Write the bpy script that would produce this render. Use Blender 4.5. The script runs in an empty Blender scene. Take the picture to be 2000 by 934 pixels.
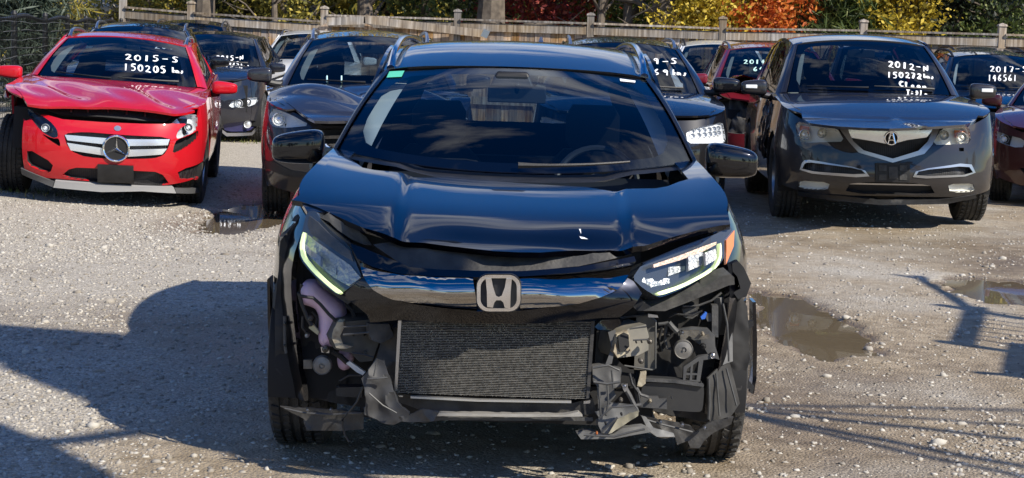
import bpy, math, random
import numpy as np
from mathutils import Vector, Matrix, noise
from mathutils.geometry import delaunay_2d_cdt
R = math.radians
DEBUG = False
rnd = random.Random(7)
rng = np.random.default_rng(7)
scene = bpy.context.scene
col = scene.collection

# ---------------------------------------------------------------- camera
FPX = 3450.0                                  # focal length in photo pixels (photo 2000 wide)
PITCH = math.atan(393 / FPX); ROLL = R(1.9)
CAM = np.array([0.0, -6.7, 1.57])
fw = np.array([0, math.cos(PITCH), -math.sin(PITCH)])
r0 = np.array([1.0, 0, 0]); u0 = np.cross(r0, fw)
RT = r0 * math.cos(ROLL) + u0 * math.sin(ROLL)
UP = -r0 * math.sin(ROLL) + u0 * math.cos(ROLL)
cd = bpy.data.cameras.new('camera'); cam = bpy.data.objects.new('camera', cd); col.objects.link(cam)
cd.sensor_width = 36; cd.lens = FPX / 2000 * 36; cd.clip_start = 0.05; cd.clip_end = 2000
m = Matrix.Identity(4)
for i in range(3):
    m[i][0] = RT[i]; m[i][1] = UP[i]; m[i][2] = -fw[i]; m[i][3] = CAM[i]
cam.matrix_world = m
scene.camera = cam
# ---------------------------------------------------------------- sky and sun
SUN_AZ = R(50); SUN_EL = R(38)                 # sun stands behind the camera, to the right
world = bpy.data.worlds.new('World'); scene.world = world; world.use_nodes = True
nt = world.node_tree; nt.nodes.clear()
out = nt.nodes.new('ShaderNodeOutputWorld'); bg = nt.nodes.new('ShaderNodeBackground')
sky = nt.nodes.new('ShaderNodeTexSky'); sky.sky_type = 'NISHITA'; sky.sun_disc = False
sky.sun_elevation = SUN_EL; sky.sun_rotation = R(180) - SUN_AZ
sky.air_density = 1.0; sky.dust_density = 0.15; sky.ozone_density = 4.0
tc = nt.nodes.new('ShaderNodeTexCoord'); mp = nt.nodes.new('ShaderNodeMapping')
mp.inputs['Scale'].default_value = (1.0, 1.1, 3.9); mp.inputs['Location'].default_value = (2.3, .9, 1.1)
nz = nt.nodes.new('ShaderNodeTexNoise'); nz.inputs['Scale'].default_value = 2.4
nz.inputs['Detail'].default_value = 9; nz.inputs['Roughness'].default_value = 0.58; nz.inputs['Distortion'].default_value = 0.5
rp = nt.nodes.new('ShaderNodeValToRGB'); rp.color_ramp.elements[0].position = 0.525; rp.color_ramp.elements[1].position = 0.68
mx = nt.nodes.new('ShaderNodeMixRGB'); mx.inputs[2].default_value = (7.5, 7.6, 7.8, 1)
nt.links.new(tc.outputs['Generated'], mp.inputs[0]); nt.links.new(mp.outputs[0], nz.inputs['Vector'])
nt.links.new(nz.outputs[0], rp.inputs[0]); nt.links.new(rp.outputs[0], mx.inputs[0])
hs_ = nt.nodes.new('ShaderNodeHueSaturation'); hs_.inputs['Hue'].default_value = 0.512; hs_.inputs['Saturation'].default_value = 1.4; nt.links.new(sky.outputs[0], hs_.inputs['Color']); nt.links.new(hs_.outputs[0], mx.inputs[1]); nt.links.new(mx.outputs[0], bg.inputs[0])
bg.inputs[1].default_value = 0.105
nt.links.new(bg.outputs[0], out.inputs[0])
sd = bpy.data.lights.new('sun', 'SUN'); sd.energy = 5.0; sd.angle = R(0.53); sd.color = (1.0, 0.925, 0.80)
sun = bpy.data.objects.new('sun', sd); col.objects.link(sun)
SD = Vector((math.sin(SUN_AZ) * math.cos(SUN_EL), -math.cos(SUN_AZ) * math.cos(SUN_EL), math.sin(SUN_EL)))
sun.rotation_euler = SD.to_track_quat('Z', 'Y').to_euler()
vs = scene.view_settings; vs.view_transform = 'Standard'; vs.look = 'None'; vs.exposure = 0.5; vs.gamma = 1

# ---------------------------------------------------------------- projection helpers
def project(P):
    d = np.asarray(P, float) - CAM; z = d @ fw
    return np.stack([1000 + FPX * (d @ RT) / z, 467 - FPX * (d @ UP) / z], -1)
def at(u, v, Y):
    d = fw + RT * (u - 1000) / FPX + UP * (467 - v) / FPX
    return CAM + (Y - CAM[1]) / d[1] * d
def ground(u, v, z=0.0):
    d = fw + RT * (u - 1000) / FPX + UP * (467 - v) / FPX
    return CAM + (z - CAM[2]) / d[2] * d
def Z(ox, oy, sc, pts):
    return [(ox + a / sc, oy + b / sc) for a, b in pts]
def curve(pts, sig=0.0, n=240):
    xs = np.array([p[0] for p in pts], float); ys = np.array([p[1] for p in pts], float)
    t = np.linspace(xs[0], xs[-1], n); y = np.interp(t, xs, ys)
    if sig > 0:
        k = max(1, int(sig / (t[1] - t[0]) * 2.5)); w = np.exp(-0.5 * (np.arange(-k, k + 1) * (t[1] - t[0]) / sig) ** 2); w /= w.sum()
        s0 = y[1] - y[0]; s1 = y[-1] - y[-2]
        yp = np.concatenate([y[0] + s0 * np.arange(-k, 0), y, y[-1] + s1 * np.arange(1, k + 1)])
        y = np.convolve(yp, w, 'valid')
    return lambda v: np.interp(v, t, y)

# ---------------------------------------------------------------- materials
MATS = {}
def _n(t, k, **a):
    n = t.nodes.new(k)
    for i, v in a.items(): setattr(n, i, v)
    return n
def mat(name, base=(.5, .5, .5), rough=.5, metal=0, coat=0, spec=.5, noise_amt=0, nscale=8, bump=0, bscale=40, dust=0, emit=None, trans=0, coat_rough=.03, base2=None, dustcol=(.22, .19, .15)):
    if name in MATS: return MATS[name]
    M = bpy.data.materials.new(name); M.use_nodes = True; t = M.node_tree; b = t.nodes['Principled BSDF']
    b.inputs['Base Color'].default_value = (*base, 1); b.inputs['Roughness'].default_value = rough; b.inputs['Metallic'].default_value = metal
    b.inputs['Coat Weight'].default_value = coat; b.inputs['Coat Roughness'].default_value = coat_rough; b.inputs['Specular IOR Level'].default_value = spec
    b.inputs['Transmission Weight'].default_value = trans
    tcn = _n(t, 'ShaderNodeTexCoord')
    csock = None
    if noise_amt or base2:
        nn = _n(t, 'ShaderNodeTexNoise'); nn.inputs['Scale'].default_value = nscale; nn.inputs['Detail'].default_value = 6
        t.links.new(tcn.outputs['Object'], nn.inputs['Vector'])
        rr = _n(t, 'ShaderNodeValToRGB'); rr.color_ramp.elements[0].position = .3; rr.color_ramp.elements[1].position = .7
        c2 = base2 or tuple(min(1, c * (1 + noise_amt)) for c in base); c1 = base if base2 else tuple(c * (1 - noise_amt) for c in base)
        rr.color_ramp.elements[0].color = (*c1, 1); rr.color_ramp.elements[1].color = (*c2, 1)
        t.links.new(nn.outputs[0], rr.inputs[0]); csock = rr.outputs[0]
    if dust:
        nd = _n(t, 'ShaderNodeTexNoise'); nd.inputs['Scale'].default_value = 3.5; nd.inputs['Detail'].default_value = 8; nd.inputs['Roughness'].default_value = .65
        t.links.new(tcn.outputs['Object'], nd.inputs['Vector'])
        sx = _n(t, 'ShaderNodeSeparateXYZ'); t.links.new(tcn.outputs['Object'], sx.inputs[0])
        mr = _n(t, 'ShaderNodeMapRange'); mr.inputs[1].default_value = .75; mr.inputs[2].default_value = .15; mr.inputs[3].default_value = .12; mr.inputs[4].default_value = 1
        t.links.new(sx.outputs[2], mr.inputs[0])
        mu = _n(t, 'ShaderNodeMath', operation='MULTIPLY'); t.links.new(nd.outputs[0], mu.inputs[0]); t.links.new(mr.outputs[0], mu.inputs[1])
        m2 = _n(t, 'ShaderNodeMath', operation='MULTIPLY'); t.links.new(mu.outputs[0], m2.inputs[0]); m2.inputs[1].default_value = dust
        mc = _n(t, 'ShaderNodeMixRGB'); mc.inputs[1].default_value = (*base, 1); mc.inputs[2].default_value = (*dustcol, 1)
        if csock: t.links.new(csock, mc.inputs[1])
        t.links.new(m2.outputs[0], mc.inputs[0]); csock = mc.outputs[0]
        cw = _n(t, 'ShaderNodeMath', operation='MULTIPLY_ADD'); t.links.new(m2.outputs[0], cw.inputs[0]); cw.inputs[1].default_value = .5; cw.inputs[2].default_value = coat_rough
        t.links.new(cw.outputs[0], b.inputs['Coat Roughness'])
    if csock: t.links.new(csock, b.inputs['Base Color'])
    if bump:
        nb = _n(t, 'ShaderNodeTexNoise'); nb.inputs['Scale'].default_value = bscale; nb.inputs['Detail'].default_value = 5
        t.links.new(tcn.outputs['Object'], nb.inputs['Vector'])
        bp = _n(t, 'ShaderNodeBump'); bp.inputs['Strength'].default_value = bump; bp.inputs['Distance'].default_value = .01
        t.links.new(nb.outputs[0], bp.inputs['Height']); t.links.new(bp.outputs[0], b.inputs['Normal'])
    if emit:
        b.inputs['Emission Color'].default_value = (*emit[0], 1); b.inputs['Emission Strength'].default_value = emit[1]
    MATS[name] = M; return M
def paint(name, c, metal=.0, dust=.35, rough=.35):
    M = mat(name, c, rough=rough, metal=metal, coat=1, coat_rough=.02, dust=dust, spec=.1); M.node_tree.nodes['Principled BSDF'].inputs['Coat IOR'].default_value = 1.55; return M
def glass(name, tint=(.75, .82, .84), ior=1.5, rough=0.0):
    if name in MATS: return MATS[name]
    M = bpy.data.materials.new(name); M.use_nodes = True; t = M.node_tree; t.nodes.clear()
    o = _n(t, 'ShaderNodeOutputMaterial'); mxs = _n(t, 'ShaderNodeMixShader'); tr = _n(t, 'ShaderNodeBsdfTransparent'); gl = _n(t, 'ShaderNodeBsdfGlossy')
    fr = _n(t, 'ShaderNodeFresnel'); fr.inputs[0].default_value = ior; gl.inputs['Roughness'].default_value = rough
    tr.inputs[0].default_value = (*tint, 1)
    geo = _n(t, 'ShaderNodeNewGeometry'); inv = _n(t, 'ShaderNodeMath', operation='SUBTRACT'); inv.inputs[0].default_value = 1
    t.links.new(geo.outputs['Backfacing'], inv.inputs[1])
    mu = _n(t, 'ShaderNodeMath', operation='MULTIPLY'); t.links.new(fr.outputs[0], mu.inputs[0]); t.links.new(inv.outputs[0], mu.inputs[1])
    sc = _n(t, 'ShaderNodeMath', operation='MULTIPLY'); t.links.new(mu.outputs[0], sc.inputs[0]); sc.inputs[1].default_value = 1.15; sc.use_clamp = True
    t.links.new(sc.outputs[0], mxs.inputs[0]); t.links.new(tr.outputs[0], mxs.inputs[1]); t.links.new(gl.outputs[0], mxs.inputs[2])
    t.links.new(mxs.outputs[0], o.inputs[0])
    MATS[name] = M; return M
def meshmat(name, c1=(.004, .004, .005), c2=(.035, .035, .038), scale=60):
    """fine honeycomb plastic grille"""
    if name in MATS: return MATS[name]
    M = mat(name, c1, rough=.45); t = M.node_tree; b = t.nodes['Principled BSDF']
    tcn = _n(t, 'ShaderNodeTexCoord'); mpn = _n(t, 'ShaderNodeMapping'); mpn.inputs['Scale'].default_value = (1, .3, 1.5)
    v = _n(t, 'ShaderNodeTexVoronoi', feature='DISTANCE_TO_EDGE'); v.inputs['Scale'].default_value = scale; v.inputs['Randomness'].default_value = 0.15
    rr = _n(t, 'ShaderNodeValToRGB'); rr.color_ramp.elements[0].position = .08; rr.color_ramp.elements[1].position = .2
    rr.color_ramp.elements[0].color = (*c2, 1); rr.color_ramp.elements[1].color = (*c1, 1)
    t.links.new(tcn.outputs['Object'], mpn.inputs[0]); t.links.new(mpn.outputs[0], v.inputs['Vector']); t.links.new(v.outputs[0], rr.inputs[0]); t.links.new(rr.outputs[0], b.inputs['Base Color'])
    bp = _n(t, 'ShaderNodeBump'); bp.inputs['Strength'].default_value = .8; bp.inputs['Distance'].default_value = .01; bp.invert = True
    t.links.new(v.outputs[0], bp.inputs['Height']); t.links.new(bp.outputs[0], b.inputs['Normal'])
    return M
BLACKPL = mat('black_plastic', (.012, .012, .013), rough=.5, bump=.15, bscale=300, noise_amt=.4, nscale=14)
GREYPL = mat('worn_grey_plastic', (.03, .031, .033), rough=.6, noise_amt=.55, nscale=18, bump=.3, bscale=60, base2=(.075, .073, .07))
DIRTPL = mat('dusty_black_plastic', (.016, .016, .017), rough=.6, bump=.3, bscale=50, base2=(.055, .052, .048), nscale=16)
DARK = mat('dark_cavity', (.008, .008, .009), rough=.8)
CHROME = mat('chrome', (.85, .86, .87), rough=.04, metal=1)
SATIN = mat('satin_silver', (.5, .5, .51), rough=.3, metal=1)
DCHROME = mat('dark_chrome', (.40, .39, .38), rough=.04, metal=1)
RUBBER = mat('tyre_rubber', (.014, .014, .014), rough=.75, base2=(.05, .047, .043), nscale=9, bump=.5, bscale=90)
STEEL = mat('grimy_steel', (.05, .048, .045), rough=.5, metal=.5, base2=(.2, .18, .15), nscale=22, bump=.3)
RUST = mat('rusty_cut_metal', (.16, .12, .08), rough=.8, base2=(.42, .38, .28), nscale=30, bump=.5)
ALLOY = mat('alloy_wheel', (.3, .3, .31), rough=.3, metal=1)
TRIM = mat('light_headliner', (.62, .6, .55), rough=.9)
SEAT = mat('dark_seat_fabric', (.012, .013, .016), rough=.85)
DASH = mat('dark_dashboard', (.010, .011, .013), rough=.6)
FRIT = mat('black_glass_border', (.006, .006, .008), rough=.05)
CLEAR = glass('clear_lens', (.92, .94, .95), 1.45)
SOFT = glass('thin_lens', (.94, .95, .96), 1.2)
WSG = glass('windscreen_glass', (.50, .60, .68), 1.52)
WSD = glass('dark_windscreen_glass', (.34, .42, .48), 1.52)
SIDEG = glass('tinted_side_glass', (.12, .14, .15), 1.55)
LAMPIN = mat('lamp_reflector', (.8, .82, .84), rough=.25, metal=.55)
LAMPW = mat('lamp_white_bowl', (.72, .74, .76), rough=.35, bump=.5, bscale=60)
LAMPDK = mat('lamp_bezel', (.09, .1, .11), rough=.2, metal=.6)
AMBER = mat('amber_reflector', (.62, .20, .06), rough=.25, coat=1)
WHITEP = mat('white_window_paint', (.85, .86, .87), rough=.6)

# ---------------------------------------------------------------- object helpers
def tag(o, label=None, cat=None, group=None, kind=None):
    for k, v in (('label', label), ('category', cat), ('group', group), ('kind', kind)):
        if v: o[k] = v
    return o
def empty(name, loc=(0, 0, 0), rz=0, parent=None):
    o = bpy.data.objects.new(name, None); col.objects.link(o); o.location = loc; o.rotation_euler = (0, 0, rz); o.empty_display_size = .2
    o.parent = parent; return o
def link(name, me, material, parent=None, loc=None):
    o = bpy.data.objects.new(name, me); col.objects.link(o); o.parent = parent
    if material and not me.materials: me.materials.append(material)
    if loc is not None: o.location = loc
    return o
def mk(name, V, Fc, material, parent=None, smooth=True, ang=35):
    me = bpy.data.meshes.new(name); me.from_pydata([tuple(map(float, v)) for v in V], [], [tuple(f) for f in Fc]); me.update()
    if smooth:
        me.polygons.foreach_set('use_smooth', [True] * len(me.polygons)); me.set_sharp_from_angle(angle=R(ang))
    return link(name, me, material, parent)
class MB:
    def __init__(s): s.V = []; s.F = []
    def add(s, V, Fc):
        o = len(s.V); s.V += [tuple(map(float, v)) for v in V]; s.F += [tuple(i + o for i in f) for f in Fc]; return s
    def box(s, c, size, rot=None, taper=1.0):
        V = []
        for z in (-.5, .5):
            k = taper if z > 0 else 1
            for x, y in ((-.5, -.5), (.5, -.5), (.5, .5), (-.5, .5)): V.append(Vector((x * size[0] * k, y * size[1] * k, z * size[2])))
        if rot is not None: V = [rot @ v for v in V]
        V = [v + Vector(c) for v in V]
        return s.add(V, [(3, 2, 1, 0), (4, 5, 6, 7), (0, 1, 5, 4), (1, 2, 6, 5), (2, 3, 7, 6), (3, 0, 4, 7)])
    def tube(s, pts, r, n=8, cap=True):
        pts = [Vector(p) for p in pts]; rs = r if isinstance(r, (list, tuple)) else [r] * len(pts); V = []; Fc = []
        for i, p in enumerate(pts):
            d = (pts[min(i + 1, len(pts) - 1)] - pts[max(i - 1, 0)]).normalized()
            a = d.cross(Vector((0, 0, 1))) if abs(d.z) < .95 else d.cross(Vector((1, 0, 0))); a.normalize(); b = d.cross(a)
            for k in range(n):
                t = 2 * math.pi * k / n; V.append(p + (a * math.cos(t) + b * math.sin(t)) * rs[i])
        for i in range(len(pts) - 1):
            for k in range(n): Fc.append((i * n + k, i * n + (k + 1) % n, (i + 1) * n + (k + 1) % n, (i + 1) * n + k))
        if cap: Fc += [tuple(range(n))[::-1], tuple((len(pts) - 1) * n + k for k in range(n))]
        return s.add(V, Fc)
    def lathe(s, prof, n=32, M=None, close=False):
        """profile (radius, height) turned round local Z, placed by M"""
        V = []; Fc = []
        for r_, h in prof:
            for k in range(n):
                t = 2 * math.pi * k / n; v = Vector((r_ * math.cos(t), r_ * math.sin(t), h)); V.append(M @ v if M else v)
        m_ = len(prof)
        for i in range(m_ - 1 + (1 if close else 0)):
            j = (i + 1) % m_
            for k in range(n): Fc.append((i * n + k, i * n + (k + 1) % n, j * n + (k + 1) % n, j * n + k))
        return s.add(V, Fc)
    def build(s, name, material, parent=None, smooth=True, ang=35, bevel=0):
        o = mk(name, s.V, s.F, material, parent, smooth, ang)
        if bevel:
            b = o.modifiers.new('bevel', 'BEVEL'); b.width = bevel; b.segments = 2; b.limit_method = 'ANGLE'
        return o
def inpoly(P, poly):
    P = np.asarray(P, float); q = np.asarray(poly, float); x, y = P[:, 0], P[:, 1]; c = np.zeros(len(P), bool); j = len(q) - 1
    for i in range(len(q)):
        xi, yi = q[i]; xj, yj = q[j]
        with np.errstate(divide='ignore', invalid='ignore'):
            t = ((yi > y) != (yj > y)) & (x < (xj - xi) * (y - yi) / (yj - yi + 1e-300) + xi)
        c ^= t; j = i
    return c
def subdiv(poly, g):
    outp = []; n = len(poly)
    for i in range(n):
        a = np.array(poly[i], float); b = np.array(poly[(i + 1) % n], float); k = max(1, int(np.hypot(*((b - a) / g)) + .5))
        for t in range(k): outp.append(a + (b - a) * t / k)
    return outp
def rounded(poly, it=2):
    """corner cutting for soft outlines"""
    p = [np.array(q, float) for q in poly]
    for _ in range(it):
        q = []
        for i in range(len(p)):
            a, b = p[i], p[(i + 1) % len(p)]; q += [a * .8 + b * .2, a * .2 + b * .8]
        p = q
    return p
def panel(name, S, poly, material, parent=None, holes=(), g=(.06, .06), thick=.012, off=0.0, sgn=1, ang=40, crumple=None, cuts=()):
    g = np.array(g if hasattr(g, '__len__') else (g, g), float)
    loops = [subdiv(poly, g)] + [subdiv(h, g) for h in holes]
    pts = []; edges = []
    for L in loops:
        o = len(pts); pts += L; edges += [(o + i, o + (i + 1) % len(L)) for i in range(len(L))]
    for cu in cuts:                                   # extra feature lines inside the panel
        o = len(pts); pts += [np.array(c, float) for c in cu]; edges += [(o + i, o + i + 1) for i in range(len(cu) - 1)]
    A = np.array(poly, float); lo = A.min(0); hi = A.max(0)
    gx = np.arange(lo[0] + g[0] * .5, hi[0], g[0]); gy = np.arange(lo[1] + g[1] * .5, hi[1], g[1])
    if len(gx) and len(gy):
        G = np.stack(np.meshgrid(gx, gy), -1).reshape(-1, 2)
        k = inpoly(G, poly)
        for h in holes: k &= ~inpoly(G, h)
        G = G[k]
        B = np.array([p for L in loops for p in L])
        if len(G):
            dmin = np.array([np.min(np.hypot(*(((B - q) / g).T))) for q in G]); G = G[dmin > .4]
        pts += list(G)
    r = delaunay_2d_cdt([Vector((float(p[0]), float(p[1]))) for p in pts], edges, [], 0, 1e-6)
    V2 = np.array([(v.x, v.y) for v in r[0]]); T = np.array(r[2])
    cen = V2[T].mean(1); k = inpoly(cen, poly)
    for h in holes: k &= ~inpoly(cen, h)
    T = T[k]
    used = np.unique(T); rm = -np.ones(len(V2), int); rm[used] = np.arange(len(used)); T = rm[T]; V2 = V2[used]
    e = g * .02
    u, v = V2[:, 0], V2[:, 1]; P = S(u, v)
    du = S(u + e[0], v) - S(u - e[0], v); dv = S(u, v + e[1]) - S(u, v - e[1]); N = np.cross(du, dv); N /= (np.linalg.norm(N, axis=1)[:, None] + 1e-12); N *= sgn
    if crumple: P = P + N * crumple(u, v)[:, None]
    F0 = P + N * off
    if sgn < 0: T = T[:, ::-1]
    V = list(F0); Fc = [tuple(t) for t in T]
    if thick:
        cnt = {}
        for t in T:
            for a, b in ((t[0], t[1]), (t[1], t[2]), (t[2], t[0])): cnt[(a, b)] = 1
        be = [(a, b) for (a, b) in cnt if (b, a) not in cnt]
        bv = {}
        for a, b in be:
            for w in (a, b):
                if w not in bv: bv[w] = len(V); V.append(F0[w] - N[w] * thick)
        Fc += [(b, a, bv[a], bv[b]) for a, b in be]
    return mk(name, V, Fc, material, parent, True, ang)
def inv(S, M, pix, guess, it=25):
    """surface parameters whose world point projects to the given photo points"""
    Mi = np.array(M); outp = []; g = np.array(guess, float)
    def pr(p):
        q = S(np.array([p[0]]), np.array([p[1]]))[0]; w = Mi[:3, :3] @ q + Mi[:3, 3]; return project(w[None])[0]
    for (u, v) in pix:
        p = g.copy(); t = np.array([u, v])
        for _ in range(it):
            r_ = pr(p) - t
            if np.abs(r_).max() < .05: break
            J = np.stack([(pr(p + np.array([1e-4, 0])) - pr(p)) / 1e-4, (pr(p + np.array([0, 1e-4])) - pr(p)) / 1e-4], 1)
            st = np.linalg.lstsq(J, -r_, rcond=1e-3)[0]; mxs = np.abs(st).max(); p = p + st * min(1, .12 / mxs if mxs > 0 else 1)
        if np.abs(pr(p) - t).max() > 2 and DEBUG: print('RESID', (u, v), np.abs(pr(p) - t).max(), p)
        outp.append(p); g = p.copy()
    return outp

# hand-painted stroke lettering
GLY = {'0': [[(.5, 1), (.15, .8), (.1, .3), (.4, 0), (.75, .2), (.8, .7), (.5, 1)]], '1': [[(.45, 1), (.4, 0)]],
 '2': [[(.1, .8), (.35, 1), (.7, .85), (.6, .5), (.1, .05), (.45, .12), (.9, 0)]], '3': [[(.1, .95), (.7, .95), (.4, .6), (.75, .35), (.5, 0), (.1, .1)]],
 '4': [[(.6, 1), (.1, .4), (.85, .4)], [(.6, .75), (.6, 0)]], '5': [[(.8, 1), (.25, 1), (.2, .6), (.6, .6), (.75, .3), (.5, 0), (.1, .05)]],
 '6': [[(.65, 1), (.25, .6), (.15, .2), (.45, 0), (.75, .2), (.6, .45), (.2, .35)]], '7': [[(.1, .95), (.8, .95), (.4, 0)]],
 '8': [[(.7, .9), (.3, .95), (.3, .6), (.7, .4), (.6, .05), (.25, .1), (.3, .4), (.7, .65), (.7, .9)]], '9': [[(.7, .75), (.4, .55), (.2, .75), (.45, 1), (.7, .85), (.65, 0)]],
 '-': [[(.1, .5), (.8, .52)]], ',': [[(.4, .1), (.3, -.15)]], 'S': [[(.85, .9), (.4, 1), (.2, .75), (.7, .4), (.6, .05), (.1, .08)]], 'N': [[(.15, 0), (.15, .95), (.75, .05), (.8, 1)]],
 'k': [[(.2, 1), (.15, 0)], [(.6, .5), (.2, .25), (.65, 0)]], 'm': [[(.05, 0), (.1, .45), (.3, .4), (.35, 0), (.4, .42), (.65, .4), (.7, 0)]],
 's': [[(.7, .45), (.3, .42), (.6, .2), (.15, 0)]], 'C': [[(.85, .85), (.4, 1), (.1, .5), (.4, 0), (.9, .12)]], 'l': [[(.35, 1), (.3, .1), (.5, 0)]],
 'e': [[(.15, .25), (.65, .3), (.45, .5), (.15, .3), (.3, 0), (.75, .1)]], 'a': [[(.65, .45), (.25, .45), (.15, .1), (.5, .05), (.65, .45), (.7, 0)]],
 'n': [[(.1, .45), (.12, 0)], [(.12, .3), (.5, .48), (.6, 0)]], 'T': [[(.05, .95), (.95, 1)], [(.5, .98), (.45, 0)]], 'i': [[(.4, .5), (.38, 0)], [(.42, .75), (.43, .8)]],
 't': [[(.4, .95), (.38, .05), (.6, 0)], [(.1, .6), (.75, .62)]], ' ': []}
def writing(name, S, M, guess, lines, parent, w=.008, off=.004, material=None):
    """lines: (text, (u,v) left baseline, (u,v) right baseline, letter height in photo pixels)"""
    for text, a, b, h in lines:
        mb = MB(); a = np.array(a, float); b = np.array(b, float); n = len(text); dx = (b - a) / n; up = np.array([0, -h])
        for i, ch in enumerate(text):
            jx = rnd.uniform(-.06, .06); jy = rnd.uniform(-.08, .08)
            for st in GLY.get(ch, []):
                q = np.array(st, float)
                if len(q) > 2:                       # smooth the stroke
                    t = np.linspace(0, len(q) - 1, (len(q) - 1) * 4 + 1); q = np.stack([np.interp(t, range(len(q)), q[:, 0]), np.interp(t, range(len(q)), q[:, 1])], 1)
                    for _ in range(2): q[1:-1] = (q[:-2] + 2 * q[1:-1] + q[2:]) / 4
                px = [a + dx * (i + .08 + jx + .84 * p[0]) + up * (p[1] + jy) for p in q]
                uv = inv(S, M, px, guess); U = np.array([p[0] for p in uv]); Vv = np.array([p[1] for p in uv])
                P = S(U, Vv); e = 1e-3
                N = np.cross(S(U + e, Vv) - S(U - e, Vv), S(U, Vv + e) - S(U, Vv - e)); N /= np.linalg.norm(N, axis=1)[:, None]
                T = np.gradient(P, axis=0); B = np.cross(N, T); B /= (np.linalg.norm(B, axis=1)[:, None] + 1e-9); P = P + N * off
                ww = w * (.5 + .16 * np.sin(np.linspace(0, 5, len(P)) + i))[:, None]
                k = len(P); mb.add(list(P - B * ww) + list(P + B * ww), [(j, j + 1, k + j + 1, k + j) for j in range(k - 1)])
        mb.build(name, material or WHITEP, parent, False)
# ---------------------------------------------------------------- ground, gravel, puddles
def vnoise(x, y, seed=0):
    """smooth value noise on a lattice"""
    r_ = np.random.default_rng(seed); T = r_.random((256, 256)); xi = np.floor(x).astype(int); yi = np.floor(y).astype(int); fx = x - xi; fy = y - yi
    fx = fx * fx * (3 - 2 * fx); fy = fy * fy * (3 - 2 * fy); g = lambda a, b: T[a % 256, b % 256]
    return (g(xi, yi) * (1 - fx) + g(xi + 1, yi) * fx) * (1 - fy) + (g(xi, yi + 1) * (1 - fx) + g(xi + 1, yi + 1) * fx) * fy - .5
pud = []                                       # centre, radii, angle
for (u0_, v0_, u1_, v1_) in ((1470, 570, 1668, 690), (1850, 543, 2080, 600), (395, 392, 585, 456)):
    a = ground((u0_ + u1_) / 2, v0_); b = ground((u0_ + u1_) / 2, v1_); c = (a + b) / 2; l = ground(u0_, (v0_ + v1_) / 2); r_ = ground(u1_, (v0_ + v1_) / 2)
    pud.append((c[0], c[1], abs(r_[0] - l[0]) / 2 * .92, abs(a[1] - b[1]) / 2 * .95))
WATER = -.020
def slope(x, y): return .047 * np.clip(-2.75 - x, 0, 4) * np.clip((y - 4.5) / 3, 0, 1) * np.clip((26 - y) / 8, 0, 1)
def gz(x, y):
    z = .018 * vnoise(x * .8, y * .8, 1) + .010 * vnoise(x * 2.3, y * 2.3, 2) + .006 * vnoise(x * 7, y * 7, 3) + slope(x, y)
    for cx, cy, rx, ry in pud:
        wob = 1 + .25 * vnoise(x * 1.7 + cx, y * 1.7, 4) + .35 * vnoise(x * 4.5, y * 4.5, 5) + .25 * vnoise(x * 11, y * 11, 6)
        d = np.hypot((x - cx) / rx, (y - cy) / ry) / wob; z = z - (z + .055 - .0) * np.clip(1 - (d / 1.18) ** 4, 0, 1) * 1.0
    far = np.clip((np.hypot(x, y - 6) - 14) / 6, 0, 1)
    return z * (1 - far)
def axis(lo, hi, step, far):
    m_ = np.arange(lo, hi, step); e = [hi]; d = step
    while e[-1] < far: d *= 1.35; e.append(e[-1] + d)
    f = [lo]; d = step
    while f[-1] > -far: d *= 1.35; f.append(f[-1] - d)
    return np.concatenate([np.array(f[1:])[::-1], m_, e])
def gridmesh(name, X, Y, fz, material):
    xx, yy = np.meshgrid(X, Y); zz = fz(xx, yy); V = np.stack([xx, yy, zz], -1).reshape(-1, 3); nx_, ny_ = len(X), len(Y)
    i = (np.arange(ny_ - 1)[:, None] * nx_ + np.arange(nx_ - 1)[None]).ravel(); F_ = np.stack([i, i + 1, i + nx_ + 1, i + nx_], 1)
    me = bpy.data.meshes.new(name); me.vertices.add(len(V)); me.vertices.foreach_set('co', V.ravel().astype(np.float32)); me.loops.add(F_.size); me.loops.foreach_set('vertex_index', F_.ravel().astype(np.int32))
    me.polygons.add(len(F_)); me.polygons.foreach_set('loop_start', np.arange(0, F_.size, 4, dtype=np.int32)); me.polygons.foreach_set('loop_total', np.full(len(F_), 4, np.int32)); me.polygons.foreach_set('use_smooth', np.ones(len(F_), bool)); me.update(calc_edges=True); me.validate()
    return link(name, me, material)
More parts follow.
